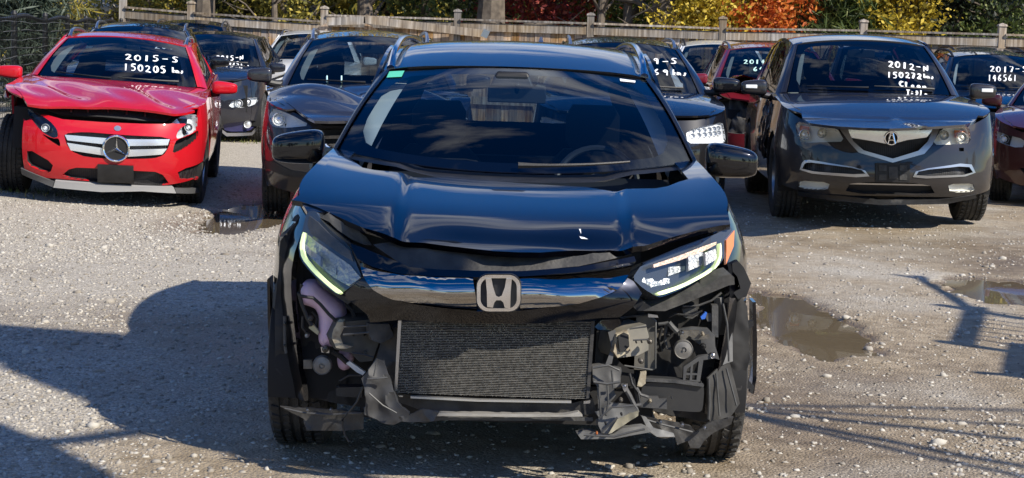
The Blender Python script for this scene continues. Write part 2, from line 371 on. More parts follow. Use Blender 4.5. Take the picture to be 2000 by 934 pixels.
def groundmat():
    M = mat('gravel_ground', (.3, .28, .24), rough=.9); t = M.node_tree; b = t.nodes['Principled BSDF']; L = t.links
    tcn = _n(t, 'ShaderNodeTexCoord')
    def no(s, d=6, r_=.6):
        n = _n(t, 'ShaderNodeTexNoise'); n.inputs['Scale'].default_value = s; n.inputs['Detail'].default_value = d; n.inputs['Roughness'].default_value = r_; L.new(tcn.outputs['Object'], n.inputs['Vector']); return n
    def ramp(src, p0, p1, c0, c1):
        r_ = _n(t, 'ShaderNodeValToRGB'); r_.color_ramp.elements[0].position = p0; r_.color_ramp.elements[1].position = p1; r_.color_ramp.elements[0].color = (*c0, 1); r_.color_ramp.elements[1].color = (*c1, 1); L.new(src, r_.inputs[0]); return r_
    v = _n(t, 'ShaderNodeTexVoronoi'); v.inputs['Scale'].default_value = 75; L.new(tcn.outputs['Object'], v.inputs['Vector'])
    stone = ramp(v.outputs['Color'], .1, .9, (.29, .26, .21), (.56, .52, .45))
    dirt = ramp(no(9).outputs[0], .35, .7, (.24, .19, .125), (.44, .365, .265))
    big = no(.55, 4); sx = _n(t, 'ShaderNodeSeparateXYZ'); L.new(tcn.outputs['Object'], sx.inputs[0])
    mr = _n(t, 'ShaderNodeMapRange'); mr.inputs[1].default_value = -1.0; mr.inputs[2].default_value = -2.6; L.new(sx.outputs[0], mr.inputs[0])
    ad = _n(t, 'ShaderNodeMath', operation='MULTIPLY_ADD'); ad.inputs[1].default_value = .35; L.new(mr.outputs[0], ad.inputs[0]); L.new(big.outputs[0], ad.inputs[2])
    mask = ramp(ad.outputs[0], .48, .66, (0, 0, 0), (1, 1, 1))
    mxn = _n(t, 'ShaderNodeMixRGB'); L.new(mask.outputs[0], mxn.inputs[0]); L.new(dirt.outputs[0], mxn.inputs[1]); L.new(stone.outputs[0], mxn.inputs[2])
    fine = no(170, 3, .7); mf = _n(t, 'ShaderNodeMixRGB', blend_type='MULTIPLY'); mf.inputs[0].default_value = .7; L.new(mxn.outputs[0], mf.inputs[1]); fr = ramp(fine.outputs[0], .3, .65, (.45, .45, .45), (1.25, 1.22, 1.18)); L.new(fr.outputs[0], mf.inputs[2])
    # wet rim of the puddles: low ground is damp
    wet = _n(t, 'ShaderNodeMapRange'); wet.inputs[1].default_value = .002; wet.inputs[2].default_value = -.016; L.new(sx.outputs[2], wet.inputs[0])
    mw = _n(t, 'ShaderNodeMixRGB', blend_type='MULTIPLY'); L.new(wet.outputs[0], mw.inputs[0]); L.new(mf.outputs[0], mw.inputs[1]); mw.inputs[2].default_value = (.5, .44, .36, 1)
    L.new(mw.outputs[0], b.inputs['Base Color'])
    rg = _n(t, 'ShaderNodeMapRange'); rg.inputs[3].default_value = .92; rg.inputs[4].default_value = .35; L.new(wet.outputs[0], rg.inputs[0]); L.new(rg.outputs[0], b.inputs['Roughness'])
    bp = _n(t, 'ShaderNodeBump'); bp.inputs['Strength'].default_value = .7; bp.inputs['Distance'].default_value = .012; L.new(v.outputs['Distance'], bp.inputs['Height']); bp.invert = True
    bp2 = _n(t, 'ShaderNodeBump'); bp2.inputs['Strength'].default_value = .8; bp2.inputs['Distance'].default_value = .006; L.new(fine.outputs[0], bp2.inputs['Height']); L.new(bp.outputs[0], bp2.inputs['Normal']); L.new(bp2.outputs[0], b.inputs['Normal'])
    return M
tag(gridmesh('ground', axis(-7, 7.5, .05, 400), axis(-1.5, 15, .05, 400), gz, groundmat()), 'gravel and packed dirt of the car lot', kind='structure')
WAT = mat('muddy_water', (.14, .11, .07), rough=.015, spec=.5, bump=.02, bscale=5)
for i, (cx, cy, rx, ry) in enumerate(pud):
    t = np.linspace(0, 2 * math.pi, 40, endpoint=False); V = [(cx + rx * 1.45 * math.cos(a), cy + ry * 1.45 * math.sin(a), WATER) for a in t]
    w = mk('puddle', V, [tuple(range(40))], WAT, None, False)
    tag(w, ['muddy brown puddle right of the foreground car', 'dark puddle at the right edge', 'shallow puddle by the red car wheel'][i], kind='structure')
def stones(name, N, box, smin, smax, dens, seed, material):
    r_ = np.random.default_rng(seed); g = (1 + 5 ** .5) / 2
    B = np.array([(-1, g, 0), (1, g, 0), (-1, -g, 0), (1, -g, 0), (0, -1, g), (0, 1, g), (0, -1, -g), (0, 1, -g), (g, 0, -1), (g, 0, 1), (-g, 0, -1), (-g, 0, 1)]) / 1.9
    Fi = np.array([(0, 11, 5), (0, 5, 1), (0, 1, 7), (0, 7, 10), (0, 10, 11), (1, 5, 9), (5, 11, 4), (11, 10, 2), (10, 7, 6), (7, 1, 8), (3, 9, 4), (3, 4, 2), (3, 2, 6), (3, 6, 8), (3, 8, 9), (4, 9, 5), (2, 4, 11), (6, 2, 10), (8, 6, 7), (9, 8, 1)])
    # spread in depth so that near ground is as dense in the view as far ground
    x = r_.uniform(box[0], box[1], N * 3); y = box[2] + (box[3] - box[2]) * r_.random(N * 3) ** 1.25
    k = r_.random(N * 3) < dens(x, y); k &= np.abs(x) < (y + 6.7) * .335; x, y = x[k][:N], y[k][:N]; z = gz(x, y); k = z > WATER - .01; x, y, z = x[k], y[k], z[k]; n = len(x)
    s = smin + (smax - smin) * r_.random(n) ** 2.5; sc = s[:, None] * r_.uniform(.6, 1.2, (n, 3)) * np.array([1, 1, .62]); a = r_.uniform(0, 6.28, n)
    V = B[None] * (1 + r_.uniform(-.42, .35, (n, 12, 1))) * sc[:, None]; ca, sa = np.cos(a)[:, None], np.sin(a)[:, None]
    W_ = np.stack([V[..., 0] * ca - V[..., 1] * sa + x[:, None], V[..., 0] * sa + V[..., 1] * ca + y[:, None], V[..., 2] + (z + s * .05)[:, None]], -1).reshape(-1, 3)
    F_ = (Fi[None] + (np.arange(n) * 12)[:, None, None]).reshape(-1, 3)
    me = bpy.data.meshes.new(name); me.vertices.add(len(W_)); me.vertices.foreach_set('co', W_.ravel().astype(np.float32)); me.loops.add(F_.size); me.loops.foreach_set('vertex_index', F_.ravel().astype(np.int32)); me.polygons.add(len(F_)); me.polygons.foreach_set('loop_start', np.arange(0, F_.size, 3, dtype=np.int32)); me.polygons.foreach_set('loop_total', np.full(len(F_), 3, np.int32)); me.update(calc_edges=True)
    return link(name, me, material)
def island(name, cols, rough=.85, bump=0):
    M = mat(name, cols[0][1], rough=rough, bump=bump); t = M.node_tree; b = t.nodes['Principled BSDF']; ge = _n(t, 'ShaderNodeNewGeometry'); r_ = _n(t, 'ShaderNodeValToRGB')
    e = r_.color_ramp.elements; e[0].position = cols[0][0]; e[0].color = (*cols[0][1], 1); e[1].position = cols[-1][0]; e[1].color = (*cols[-1][1], 1)
    for p, c in cols[1:-1]: q = e.new(p); q.color = (*c, 1)
    t.links.new(ge.outputs['Random Per Island'], r_.inputs[0]); t.links.new(r_.outputs[0], b.inputs['Base Color']); return M
SM = island('gravel_stone', [(0, (.20, .175, .14)), (.45, (.34, .31, .265)), (.88, (.42, .395, .345)), (1, (.50, .475, .425))], .85, .3)
def dens(x, y):
    base = .10 + .75 * np.clip((-x - .9) / 1.6, 0, 1) * (.6 + 1.1 * vnoise(x * 1.1, y * 1.1, 9)) + .8 * np.clip((x - 1.5) / .8, 0, 1) * np.clip((1.2 - y) / 1.2, 0, 1)
    near = np.clip(1 - (y - 2) / 14, .3, 1); return np.clip(base + .12 * vnoise(x * 3, y * 3, 11), .04, 1) * near
tag(stones('gravel', 105000, (-5.2, 5.2, -.9, 13), .0045, .017, dens, 3, SM), 'loose pale crushed gravel strewn over the lot', kind='stuff')
tag(stones('loose_stones', 1300, (-5.2, 5.2, -.9, 9), .014, .034, lambda x, y: .05 + dens(x, y) * .6, 8, SM), 'scattered larger stones lying on the gravel', kind='stuff')
# tufts of grass by the fence line
def blades(name, N, spots, h, material):
    r_ = np.random.default_rng(12); V = []; F_ = []
    for i in range(N):
        cx, cy, sp, = spots[i % len(spots)]; x = cx + r_.normal() * sp; y = cy + r_.normal() * sp * .5; a = r_.uniform(0, 6.28); l = h * r_.uniform(.5, 1.2); w = .006; z = float(gz(np.array([x]), np.array([y]))[0]); dx, dy = math.cos(a), math.sin(a); o = len(V)
        V += [(x - dy * w, y + dx * w, z), (x + dy * w, y - dx * w, z), (x + dx * l * .5, y + dy * l * .5, z + l)]; F_.append((o, o + 1, o + 2))
    return mk(name, V, F_, material, None, False)
sp_ = [(*ground(u, v)[:2], s_) for u, v, s_ in ((15, 392, .3), (470, 278, .35), (440, 281, .35), (500, 276, .3), (455, 283, .3), (485, 279, .3))]
tag(blades('grass', 700, sp_, .05, island('grass_blade', [(0, (.07, .11, .025)), (.6, (.16, .17, .05)), (1, (.32, .25, .10))])), 'sparse tufts of green and dry grass by the cars', kind='stuff')

# ---------------------------------------------------------------- wooden fence at the back
def woodmat(name, c1, c2, c3):
    M = mat(name, c1, rough=.85); t = M.node_tree; b = t.nodes['Principled BSDF']; tcn = _n(t, 'ShaderNodeTexCoord'); oi = _n(t, 'ShaderNodeObjectInfo')
    mpn = _n(t, 'ShaderNodeMapping'); mpn.inputs['Scale'].default_value = (26, 26, 1.6); ad = _n(t, 'ShaderNodeVectorMath', operation='ADD'); cx = _n(t, 'ShaderNodeCombineXYZ')
    m_ = _n(t, 'ShaderNodeMath', operation='MULTIPLY'); m_.inputs[1].default_value = 40; t.links.new(oi.outputs['Random'], m_.inputs[0]); t.links.new(m_.outputs[0], cx.inputs[0]); t.links.new(m_.outputs[0], cx.inputs[2])
    t.links.new(tcn.outputs['Object'], ad.inputs[0]); t.links.new(cx.outputs[0], ad.inputs[1]); t.links.new(ad.outputs[0], mpn.inputs[0])
    n = _n(t, 'ShaderNodeTexNoise'); n.inputs['Scale'].default_value = 1; n.inputs['Detail'].default_value = 6; t.links.new(mpn.outputs[0], n.inputs['Vector'])
    r_ = _n(t, 'ShaderNodeValToRGB'); e = r_.color_ramp.elements; e[0].position = .3; e[0].color = (*c1, 1); e[1].position = .72; e[1].color = (*c3, 1); q = e.new(.52); q.color = (*c2, 1); t.links.new(n.outputs[0], r_.inputs[0])
    n2 = _n(t, 'ShaderNodeTexNoise'); n2.inputs['Scale'].default_value = 2.2; t.links.new(ad.outputs[0], n2.inputs['Vector'])
    hs = _n(t, 'ShaderNodeHueSaturation'); mr = _n(t, 'ShaderNodeMapRange'); mr.inputs[3].default_value = .6; mr.inputs[4].default_value = 1.35; t.links.new(oi.outputs['Random'], mr.inputs[0]); t.links.new(mr.outputs[0], hs.inputs['Value']); t.links.new(r_.outputs[0], hs.inputs['Color'])
    m2 = _n(t, 'ShaderNodeMapRange'); m2.inputs[1].default_value = .35; m2.inputs[2].default_value = .65; m2.inputs[3].default_value = .45; m2.inputs[4].default_value = 1.3; t.links.new(n2.outputs[0], m2.inputs[0]); t.links.new(m2.outputs[0], hs.inputs['Saturation'])
    t.links.new(hs.outputs[0], b.inputs['Base Color']); return M
WOOD = woodmat('weathered_board', (.14, .08, .042), (.34, .22, .125), (.48, .36, .24)); WOODG = woodmat('weathered_rail', (.12, .09, .065), (.26, .21, .155), (.42, .365, .30))
def fence_pt(u): return at(u, 60, 26.6 - (u - 240) * .00155)
fence = empty('wooden_fence', tuple(fence_pt(1000) * np.array([1, 1, 0]))); tag(fence, 'weathered board fence running along the back of the lot', 'fence')
fo = np.array(fence.location)
posts_u = [(240, -40), (373, 2), (633, 12), (893, 18), (1153, 25), (1411, 32), (1686, 38), (1957, 46), (2240, 54)]
pm = MB(); pm.box((0, 0, 0), (.125, .125, 2.2)); pm.add([(-.08, -.08, 1.1), (.08, -.08, 1.1), (.08, .08, 1.1), (-.08, .08, 1.1), (-.07, -.07, 1.13), (.07, -.07, 1.13), (.07, .07, 1.13), (-.07, .07, 1.13), (0, 0, 1.16)], [(0, 1, 5, 4), (1, 2, 6, 5), (2, 3, 7, 6), (3, 0, 4, 7), (4, 5, 8), (5, 6, 8), (6, 7, 8), (7, 4, 8), (3, 2, 1, 0)])
pme = pm.build('post', WOODG, fence, False); pmesh = pme.data; bpy.data.objects.remove(pme)
bmB = MB(); bmB.box((0, 0, 0), (.136, .02, 1.78)); bo = bmB.build('board', WOOD, fence, False); bmesh_ = bo.data; bpy.data.objects.remove(bo)
PT = []
for u, v in posts_u:
    p = fence_pt(u); top = at(u, v, p[1])[2]; PT.append((p[0], p[1], top)); link('post', pmesh, WOODG, fence, (p[0] - fo[0], p[1] - fo[1], top - 1.15))
railtop = [(240, 14), (373, 25), (633, 30), (893, 38), (1153, 46), (1411, 56), (1686, 60), (1957, 68), (2240, 76)]
for i in range(len(PT) - 1):
    a, b = PT[i], PT[i + 1]; za = at(railtop[i][0], railtop[i][1], a[1])[2]; zb_ = at(railtop[i + 1][0], railtop[i + 1][1], b[1])[2]
    if i == 1: zb_ -= .12                       # sagging bay
    L_ = math.hypot(b[0] - a[0], b[1] - a[1]); ang = math.atan2(b[1] - a[1], b[0] - a[0]); rot = Matrix.Rotation(ang, 3, 'Z') @ Matrix.Rotation(-math.atan2(zb_ - za, L_), 3, 'Y')
    mid = np.array([(a[0] + b[0]) / 2, (a[1] + b[1]) / 2, (za + zb_) / 2]) - fo
    mb = MB(); mb.box(mid + np.array([0, -.03, .0]), (L_ - .12, .14, .035), rot); mb.build('cap_rail', WOODG, fence, False)
    mb = MB(); mb.box(mid + np.array([0, -.045, -.13]), (L_ - .12, .035, .14), rot); mb.build('top_rail', WOODG, fence, False)
    mb = MB(); mb.box(mid + np.array([0, -.045, -1.45]), (L_ - .12, .035, .14), rot); mb.build('bottom_rail', WOODG, fence, False)
    n = int(L_ / .142)
    for k in range(n):
        t = (k + .5) / n; o = link('board', bmesh_, WOOD, fence, (a[0] + (b[0] - a[0]) * t - fo[0], a[1] + (b[1] - a[1]) * t - fo[1] + rnd.uniform(-.006, .006), za + (zb_ - za) * t - .05 - .89)); o.rotation_euler = (0, rnd.uniform(-.006, .006), ang)
for (u0_, v0_, u1_, v1_) in ((712, 38, 945, 66), (640, 42, 712, 40)):       # slipped rails leaning across two bays
    a = at(u0_, v0_, 25.5); b = at(u1_, v1_, 25.35); d = b - a; rot = Matrix.Rotation(-math.atan2(d[2], d[0]), 3, 'Y'); mb = MB(); mb.box((a + b) / 2 - fo + np.array([0, 0, 0]), (np.linalg.norm(d), .04, .14), rot); mb.build('slipped_rail', WOODG, fence, False)
for (u0_, v0_, u1_, v1_) in ((600, 70, 640, 50), (712, 50, 770, 82), (470, 110, 500, 95)):
    a = at(u0_, v0_, 25.6); b = at(u1_, v1_, 25.6); d = b - a; rot = Matrix.Rotation(-math.atan2(d[2], d[0]), 3, 'Y'); mb = MB(); mb.box((a + b) / 2 - fo, (np.linalg.norm(d), .035, .09), rot); mb.build('brace', WOOD, fence, False)
mb = MB(); a = at(948, 66, 25.2); mb.box(a - fo, (.12, .12, .14), Matrix.Rotation(.4, 3, 'Y')); mb.build('metal_bracket', SATIN, fence, False)

# ---------------------------------------------------------------- black mesh fence on the left
BLKM = mat('black_metal', (.010, .010, .011), rough=.5)
def screenmat():
    M = bpy.data.materials.new('privacy_mesh'); M.use_nodes = True; t = M.node_tree; t.nodes.clear(); o = _n(t, 'ShaderNodeOutputMaterial'); ms = _n(t, 'ShaderNodeMixShader'); tr = _n(t, 'ShaderNodeBsdfTransparent'); df = _n(t, 'ShaderNodeBsdfDiffuse'); df.inputs[0].default_value = (.012, .013, .012, 1)
    tcn = _n(t, 'ShaderNodeTexCoord'); sx = _n(t, 'ShaderNodeSeparateXYZ'); t.links.new(tcn.outputs['Object'], sx.inputs[0]); n = _n(t, 'ShaderNodeTexNoise'); n.inputs['Scale'].default_value = 3; t.links.new(tcn.outputs['Object'], n.inputs['Vector'])
    m1 = _n(t, 'ShaderNodeMath', operation='MULTIPLY_ADD'); m1.inputs[1].default_value = 2.6; t.links.new(n.outputs[0], m1.inputs[0]); mz = _n(t, 'ShaderNodeMath', operation='MULTIPLY'); mz.inputs[1].default_value = 95; t.links.new(sx.outputs[2], mz.inputs[0]); t.links.new(mz.outputs[0], m1.inputs[2])
    s1 = _n(t, 'ShaderNodeMath', operation='SINE'); t.links.new(m1.outputs[0], s1.inputs[0]); my = _n(t, 'ShaderNodeMath', operation='MULTIPLY'); my.inputs[1].default_value = 60; t.links.new(sx.outputs[1], my.inputs[0]); s2 = _n(t, 'ShaderNodeMath', operation='SINE'); t.links.new(my.outputs[0], s2.inputs[0])
    mxx = _n(t, 'ShaderNodeMath', operation='MAXIMUM'); t.links.new(s1.outputs[0], mxx.inputs[0]); t.links.new(s2.outputs[0], mxx.inputs[1]); g = _n(t, 'ShaderNodeMapRange'); g.inputs[1].default_value = .05; g.inputs[2].default_value = .55; g.inputs[3].default_value = .03; g.inputs[4].default_value = .62; t.links.new(mxx.outputs[0], g.inputs[0])
    t.links.new(g.outputs[0], ms.inputs[0]); t.links.new(tr.outputs[0], ms.inputs[1]); t.links.new(df.outputs[0], ms.inputs[2]); t.links.new(ms.outputs[0], o.inputs[0]); return M
cl = empty('mesh_fence', (-5.3, 12.5, 0)); tag(cl, 'black chain-link fence with privacy mesh and posts along the left side', 'fence')
co = np.array(cl.location)
def clx(y): return -5.68 - .1286 * (y - 13.3)
ylist = []
for u in (-60, 20.5, 80.5, 124, 160, 185, 210, 228):
    k = (u - 1000) / FPX; ylist.append((-5.68 + .1286 * 13.3 - k * 6.7) / (.1286 + k) if abs(.1286 + k) > 1e-6 else 0)
ys_ = sorted(ylist + [9.4, 7.0, 4.6])
top_ = 1.63
for y in ys_:
    mb = MB(); zz = float(gz(np.array([clx(y)]), np.array([y]))[0]); mb.tube([(clx(y) - co[0], y - co[1], zz - .1), (clx(y) - co[0], y - co[1], top_ + .02)], .035, 12); mb.tube([(clx(y) - co[0], y - co[1], top_ + .02), (clx(y) - co[0], y - co[1], top_ + .06)], [.042, .02], 12); mb.build('post', BLKM, cl)
pts = [(clx(y) - co[0], y - co[1], top_ - .02 + .03 * math.sin(y * 1.9)) for y in np.linspace(ys_[0], ys_[-1], 60)]
mb = MB(); mb.tube(pts, .028, 8); mb.build('top_rail', BLKM, cl)
V = []; F_ = []; yy_ = np.linspace(ys_[0], ys_[-1], 90); zz_ = np.linspace(.02, top_, 14)
for y in yy_:
    for z in zz_: V.append((clx(y) + .045 + .02 * math.sin(y * 5 + z * 3) - co[0], y - co[1], z))
for i in range(89):
    for k in range(13): F_.append((i * 14 + k, (i + 1) * 14 + k, (i + 1) * 14 + k + 1, i * 14 + k + 1))
mk('privacy_mesh', V, F_, screenmat(), cl)
for k in range(16):
    z = .12 + k * .096; mb = MB(); mb.tube([(clx(y) + .05 - co[0], y - co[1], z + .010 * math.sin(y * 1.7 + k * 2) + .004 * math.sin(y * 5 + k)) for y in np.linspace(ys_[0], ys_[-1], 80)], .0045, 5); mb.build('wire', mat('grey_wire', (.09, .09, .085), rough=.5), cl)

# ---------------------------------------------------------------- trees and houses beyond the fence
def leafmat(name, cols):
    M = island(name, cols, .6); t = M.node_tree; b = t.nodes['Principled BSDF']; o = t.nodes['Material Output']; ms = _n(t, 'ShaderNodeMixShader'); tl = _n(t, 'ShaderNodeBsdfTranslucent'); ms.inputs[0].default_value = .35
    src = b.inputs['Base Color'].links[0].from_socket; t.links.new(src, tl.inputs[0]); t.links.new(b.outputs[0], ms.inputs[1]); t.links.new(tl.outputs[0], ms.inputs[2]); t.links.new(ms.outputs[0], o.inputs[0]); return M
LM = {'yellow': leafmat('yellow_leaves', [(0, (.18, .15, .02)), (.5, (.52, .38, .03)), (1, (.72, .56, .08))]), 'green': leafmat('green_leaves', [(0, (.03, .05, .012)), (.6, (.08, .12, .025)), (1, (.20, .22, .05))]),
      'orange': leafmat('orange_leaves', [(0, (.35, .07, .015)), (.5, (.60, .14, .02)), (1, (.72, .28, .05))]), 'red': leafmat('red_leaves', [(0, (.10, .015, .015)), (.6, (.26, .03, .025)), (1, (.4, .08, .03))]),
      'olive': leafmat('olive_leaves', [(0, (.07, .075, .015)), (.5, (.24, .22, .04)), (1, (.55, .43, .07))]), 'dark': leafmat('dark_leaves', [(0, (.012, .018, .010)), (.7, (.03, .042, .018)), (1, (.06, .075, .03))]),
      'spruce': leafmat('spruce_needles', [(0, (.03, .05, .035)), (.6, (.07, .10, .07)), (1, (.13, .16, .12))]), 'plum': leafmat('plum_leaves', [(0, (.015, .010, .014)), (1, (.05, .03, .04))])}
BARK = mat('bark', (.07, .055, .042), rough=.9, base2=(.16, .13, .10), nscale=9, bump=.6, bscale=25)
def leaves(c, rad, N, size, seed, gaps=1.0, conif=False):
    r_ = np.random.default_rng(seed); ncl = max(6, int(N / 60)); 
    d = r_.normal(size=(ncl, 3)); d /= np.linalg.norm(d, axis=1)[:, None]; rr = r_.random(ncl) ** .45; C = d * rr[:, None] * np.array(rad)
    if conif: t = (C[:, 2] / rad[2] + 1) / 2; C[:, :2] *= (1.15 - t)[:, None]
    P = np.repeat(C, N // ncl + 1, 0)[:N] + r_.normal(size=(N, 3)) * np.array([.2, .2, .16]) * gaps; P += np.array(c)
    a = r_.normal(size=(N, 3)); a /= np.linalg.norm(a, axis=1)[:, None]; b = np.cross(a, r_.normal(size=(N, 3))); b /= np.linalg.norm(b, axis=1)[:, None]; s = size * r_.uniform(.6, 1.3, N)[:, None]
    if conif: a *= 2.2; b *= .35
    V = np.stack([P - a * s, P + b * s * .5, P + a * s, P - b * s * .5], 1).reshape(-1, 3); F_ = np.arange(N * 4).reshape(-1, 4); return V, F_
def quads(name, V, F_, material, parent):
    me = bpy.data.meshes.new(name); me.vertices.add(len(V)); me.vertices.foreach_set('co', V.ravel().astype(np.float32)); me.loops.add(F_.size); me.loops.foreach_set('vertex_index', F_.ravel().astype(np.int32)); me.polygons.add(len(F_)); me.polygons.foreach_set('loop_start', np.arange(0, F_.size, 4, dtype=np.int32)); me.polygons.foreach_set('loop_total', np.full(len(F_), 4, np.int32)); me.update(calc_edges=True); return link(name, me, material, parent)
def tree(name, label, x, y, trunk_r, kind, h=6.5, crown_r=1.8, zc=3.4, N=4500, size=.085, seed=1, bare=0, rz=None, group='trees beyond the fence', conif=False):
    o = empty(name, (x, y, 0)); tag(o, label, 'tree' if trunk_r > .05 else 'shrub', group); r_ = random.Random(seed)
    mb = MB(); lean = r_.uniform(-.12, .12); pts = [(lean * t * h * .5, .05 * math.sin(t * 5), t * h * .8) for t in np.linspace(0, 1, 8)]; mb.tube(pts, [trunk_r * (1.25 - t * .95) for t in np.linspace(0, 1, 8)], 10)
    for k in range(9 + bare):
        t = r_.uniform(.22, .9); b = Vector(pts[int(t * 7)]); a = r_.uniform(0, 6.28); l = crown_r * r_.uniform(.5, 1.0); e = b + Vector((math.cos(a) * l, math.sin(a) * l, l * r_.uniform(.2, .8))); m_ = b.lerp(e, .5) + Vector((0, 0, .12 * l)); mb.tube([b, m_, e], [trunk_r * .32, trunk_r * .2, trunk_r * .06], 6)
        if bare:
            for q in range(3):
                s0 = b.lerp(e, r_.uniform(.3, .9)); mb.tube([s0, s0 + Vector((r_.uniform(-.6, .6), r_.uniform(-.4, .4), r_.uniform(-.1, .6)))], [trunk_r * .12, .006], 5)
    mb.build('trunk', BARK, o)
    if N:
        V, F_ = leaves((lean * h * .3, 0, zc), (crown_r, crown_r, rz or (h - zc)), N, size, seed, conif=conif); quads('crown', V, F_, LM[kind], o)
    return o
def tx(u, Y): return float(at(u, 40, Y)[0])
TL = [('yellow_tree', 'leafy yellow-green tree over the fence left of the white SUV', 560, 29.5, .10, 'olive', 2.6), ('maple_tree', 'golden tree with pale trunk behind the fence above the foreground roof', 720, 29, .19, 'yellow', 4.6), ('ash_tree', 'olive-gold tree with thick trunk behind the broken fence bay', 955, 28.6, .34, 'olive', 4.7),
      ('bare_tree', 'bare white-branched tree behind the fence, right of the broken bay', 1165, 28.5, .10, None, 3), ('bare_tree', 'bare grey sapling in front of the dark evergreen at left', 540, 28.2, .07, None, 3), ('oak_tree', 'tree with thick dark trunk beside the yellow bush', 1305, 28.4, .30, 'olive', 4.7), ('yellow_bush', 'bright yellow bush right of the dark trunk behind the fence', 1375, 28.3, .05, 'yellow', 2.0),
      ('orange_tree', 'vivid orange-red tree behind the fence above the grey SUV', 1500, 28.6, .09, 'orange', 2.3), ('russet_tree', 'thin rust-brown tree right of the orange one', 1570, 30.5, .09, 'olive', 3.0), ('pine_tree', 'green pine with soft needles behind the fence', 1655, 28.4, .10, 'green', 2.1), ('plum_tree', 'dark purple-leaved tree right of the green pine', 1715, 30.2, .09, 'plum', 2.6),
      ('golden_tree', 'golden-yellow tree behind the right part of the fence', 1768, 28.5, .09, 'yellow', 2.3), ('dark_tree', 'dark green tree behind the fence near the right edge', 1860, 29.2, .12, 'dark', 2.4), ('olive_tree', 'green leafy tree at the far right behind the fence', 1950, 28.9, .10, 'green', 2.4), ('red_shrub', 'dark red shrub behind the fence beside the bare tree', 1065, 30.3, .08, 'red', 2.4),
      ('green_tree', 'dense green tree behind the fence between trunk and bare tree', 840, 31, .12, 'green', 2.6), ('ivy_tree', 'green tree in front of the pale house wall', 1245, 30.5, .10, 'green', 2.6), ('spruce_tree', 'blue-green spruce behind the black mesh fence at left', 40, 24.0, .12, 'spruce', 2.0), ('spruce_tree', 'second spruce behind the mesh fence, by the stone pillar', 105, 27.5, .12, 'olive', 2.2), ('hedge_tree', 'dark tree at the far left beyond the fence corner', -160, 29.5, .12, 'dark', 2.6), ('dark_evergreen', 'dark evergreen behind the gate at left', 470, 31.5, .15, 'dark', 2.5), ('grey_trunk_tree', 'tall tree with straight grey trunk rising behind the fence post near the gate', 392, 28.2, .24, 'dark', 4.8), ('slim_tree', 'slim tree with pale trunk behind the fence, left of the bare tree', 1230, 28.8, .12, 'green', 4.7), ('side_spruce', 'spruce standing left of the mesh fence, outside the frame', -260, 18.0, .12, 'spruce', 2.0), ('side_tree', 'green tree left of the mesh fence, outside the frame', -420, 22.5, .12, 'green', 2.6), ('golden_shrub', 'small tan-leaved tree showing above the gate', 300, 30.5, .10, 'olive', 2.4)]
for i, (nm, lb, u, Y, tr_, kd, zc) in enumerate(TL):
    con = 'pine' in nm or 'spruce' in nm or 'evergreen' in nm
    tree(nm, lb, tx(u, Y), Y, tr_, kd, h=6 if tr_ > .06 else 3.4, crown_r={2.0: .95, 2.1: .9, 2.2: .9, 2.3: .8}.get(zc, 1.5), zc=zc, N=0 if kd is None else (6000 if not con else 6500), size=.06 if not con else .085, seed=i + 3, bare=14 if kd is None else 0, conif=con, rz=1.9)
def bglabel(i, u):
    nn = min(TL, key=lambda t: abs(t[2] - u)); return 'tall %s background tree farther back, just %s of the %s' % (['green', 'olive', 'yellow', 'green', 'plum', 'olive', 'dark'][i % 7], 'left' if u < nn[2] else 'right', nn[0].replace('_', ' '))
for i in range(14):                             # second row that closes the view
    u = -150 + i * 175; Y = 35 + (i * 37 % 5) * .8; tree('background_tree', bglabel(i, u), tx(u, Y), Y, .16, ['green', 'olive', 'yellow', 'green', 'plum', 'olive', 'dark'][i % 7], h=7, crown_r=2.1, zc=3.1, N=5200, size=.12, seed=i + 60, rz=2.6, group='background trees in the second row')
BRICK = mat('brick_red', (.16, .05, .04), rough=.9, base2=(.24, .09, .07), nscale=30)
SIDING = mat('pale_siding', (.62, .60, .55), rough=.8, noise_amt=.1); ROOFM = mat('shingle_roof', (.06, .055, .05), rough=.9, noise_amt=.3, nscale=20); GLS = mat('house_window_glass', (.02, .025, .03), rough=.05)
def house(name, label, u, Y, w, wall, seed):
    x = tx(u, Y); o = empty(name, (x, Y, 0)); tag(o, label, 'house', 'houses behind the trees'); mb = MB(); mb.box((0, 3, 2.7), (w, 6, 5.4)); mb.build('wall', wall, o, False)
    mb = MB(); mb.add([(-w / 2 - .4, -.4, 5.4), (w / 2 + .4, -.4, 5.4), (w / 2 + .4, 6.4, 5.4), (-w / 2 - .4, 6.4, 5.4), (-w / 2 + 1, 3, 7.4), (w / 2 - 1, 3, 7.4)], [(0, 1, 5, 4), (1, 2, 5), (2, 3, 4, 5), (3, 0, 4), (3, 2, 1, 0)]); mb.build('roof', ROOFM, o, False)
    for k in range(3):
        xx = -w / 2 + w * (k + .5) / 3
        for z in (1.9, 4.2):
            mb = MB(); mb.box((xx, -.02, z), (1.2, .06, 1.3)); f = mb.build('window', SIDING, o, False); mb = MB(); mb.box((xx - .28, -.045, z), (.5, .03, 1.1)); mb.box((xx + .28, -.045, z), (.5, .03, 1.1)); mb.build('pane', GLS, f, False)
house('brick_house', 'red brick house behind the bare tree', 1090, 40, 9, BRICK, 1); house('pale_house', 'pale sided house glimpsed behind the trunk and yellow bush', 1290, 42.5, 6, SIDING, 2); house('stone_house', 'tan house glimpsed through trees at the right', 1880, 41, 11, mat('tan_stone', (.42, .36, .28), rough=.9, noise_amt=.3, nscale=12), 3); house('grey_house', 'grey house behind the evergreen at left', 480, 42, 11, mat('grey_stone', (.2, .19, .18), rough=.9, noise_amt=.3, nscale=12), 4)
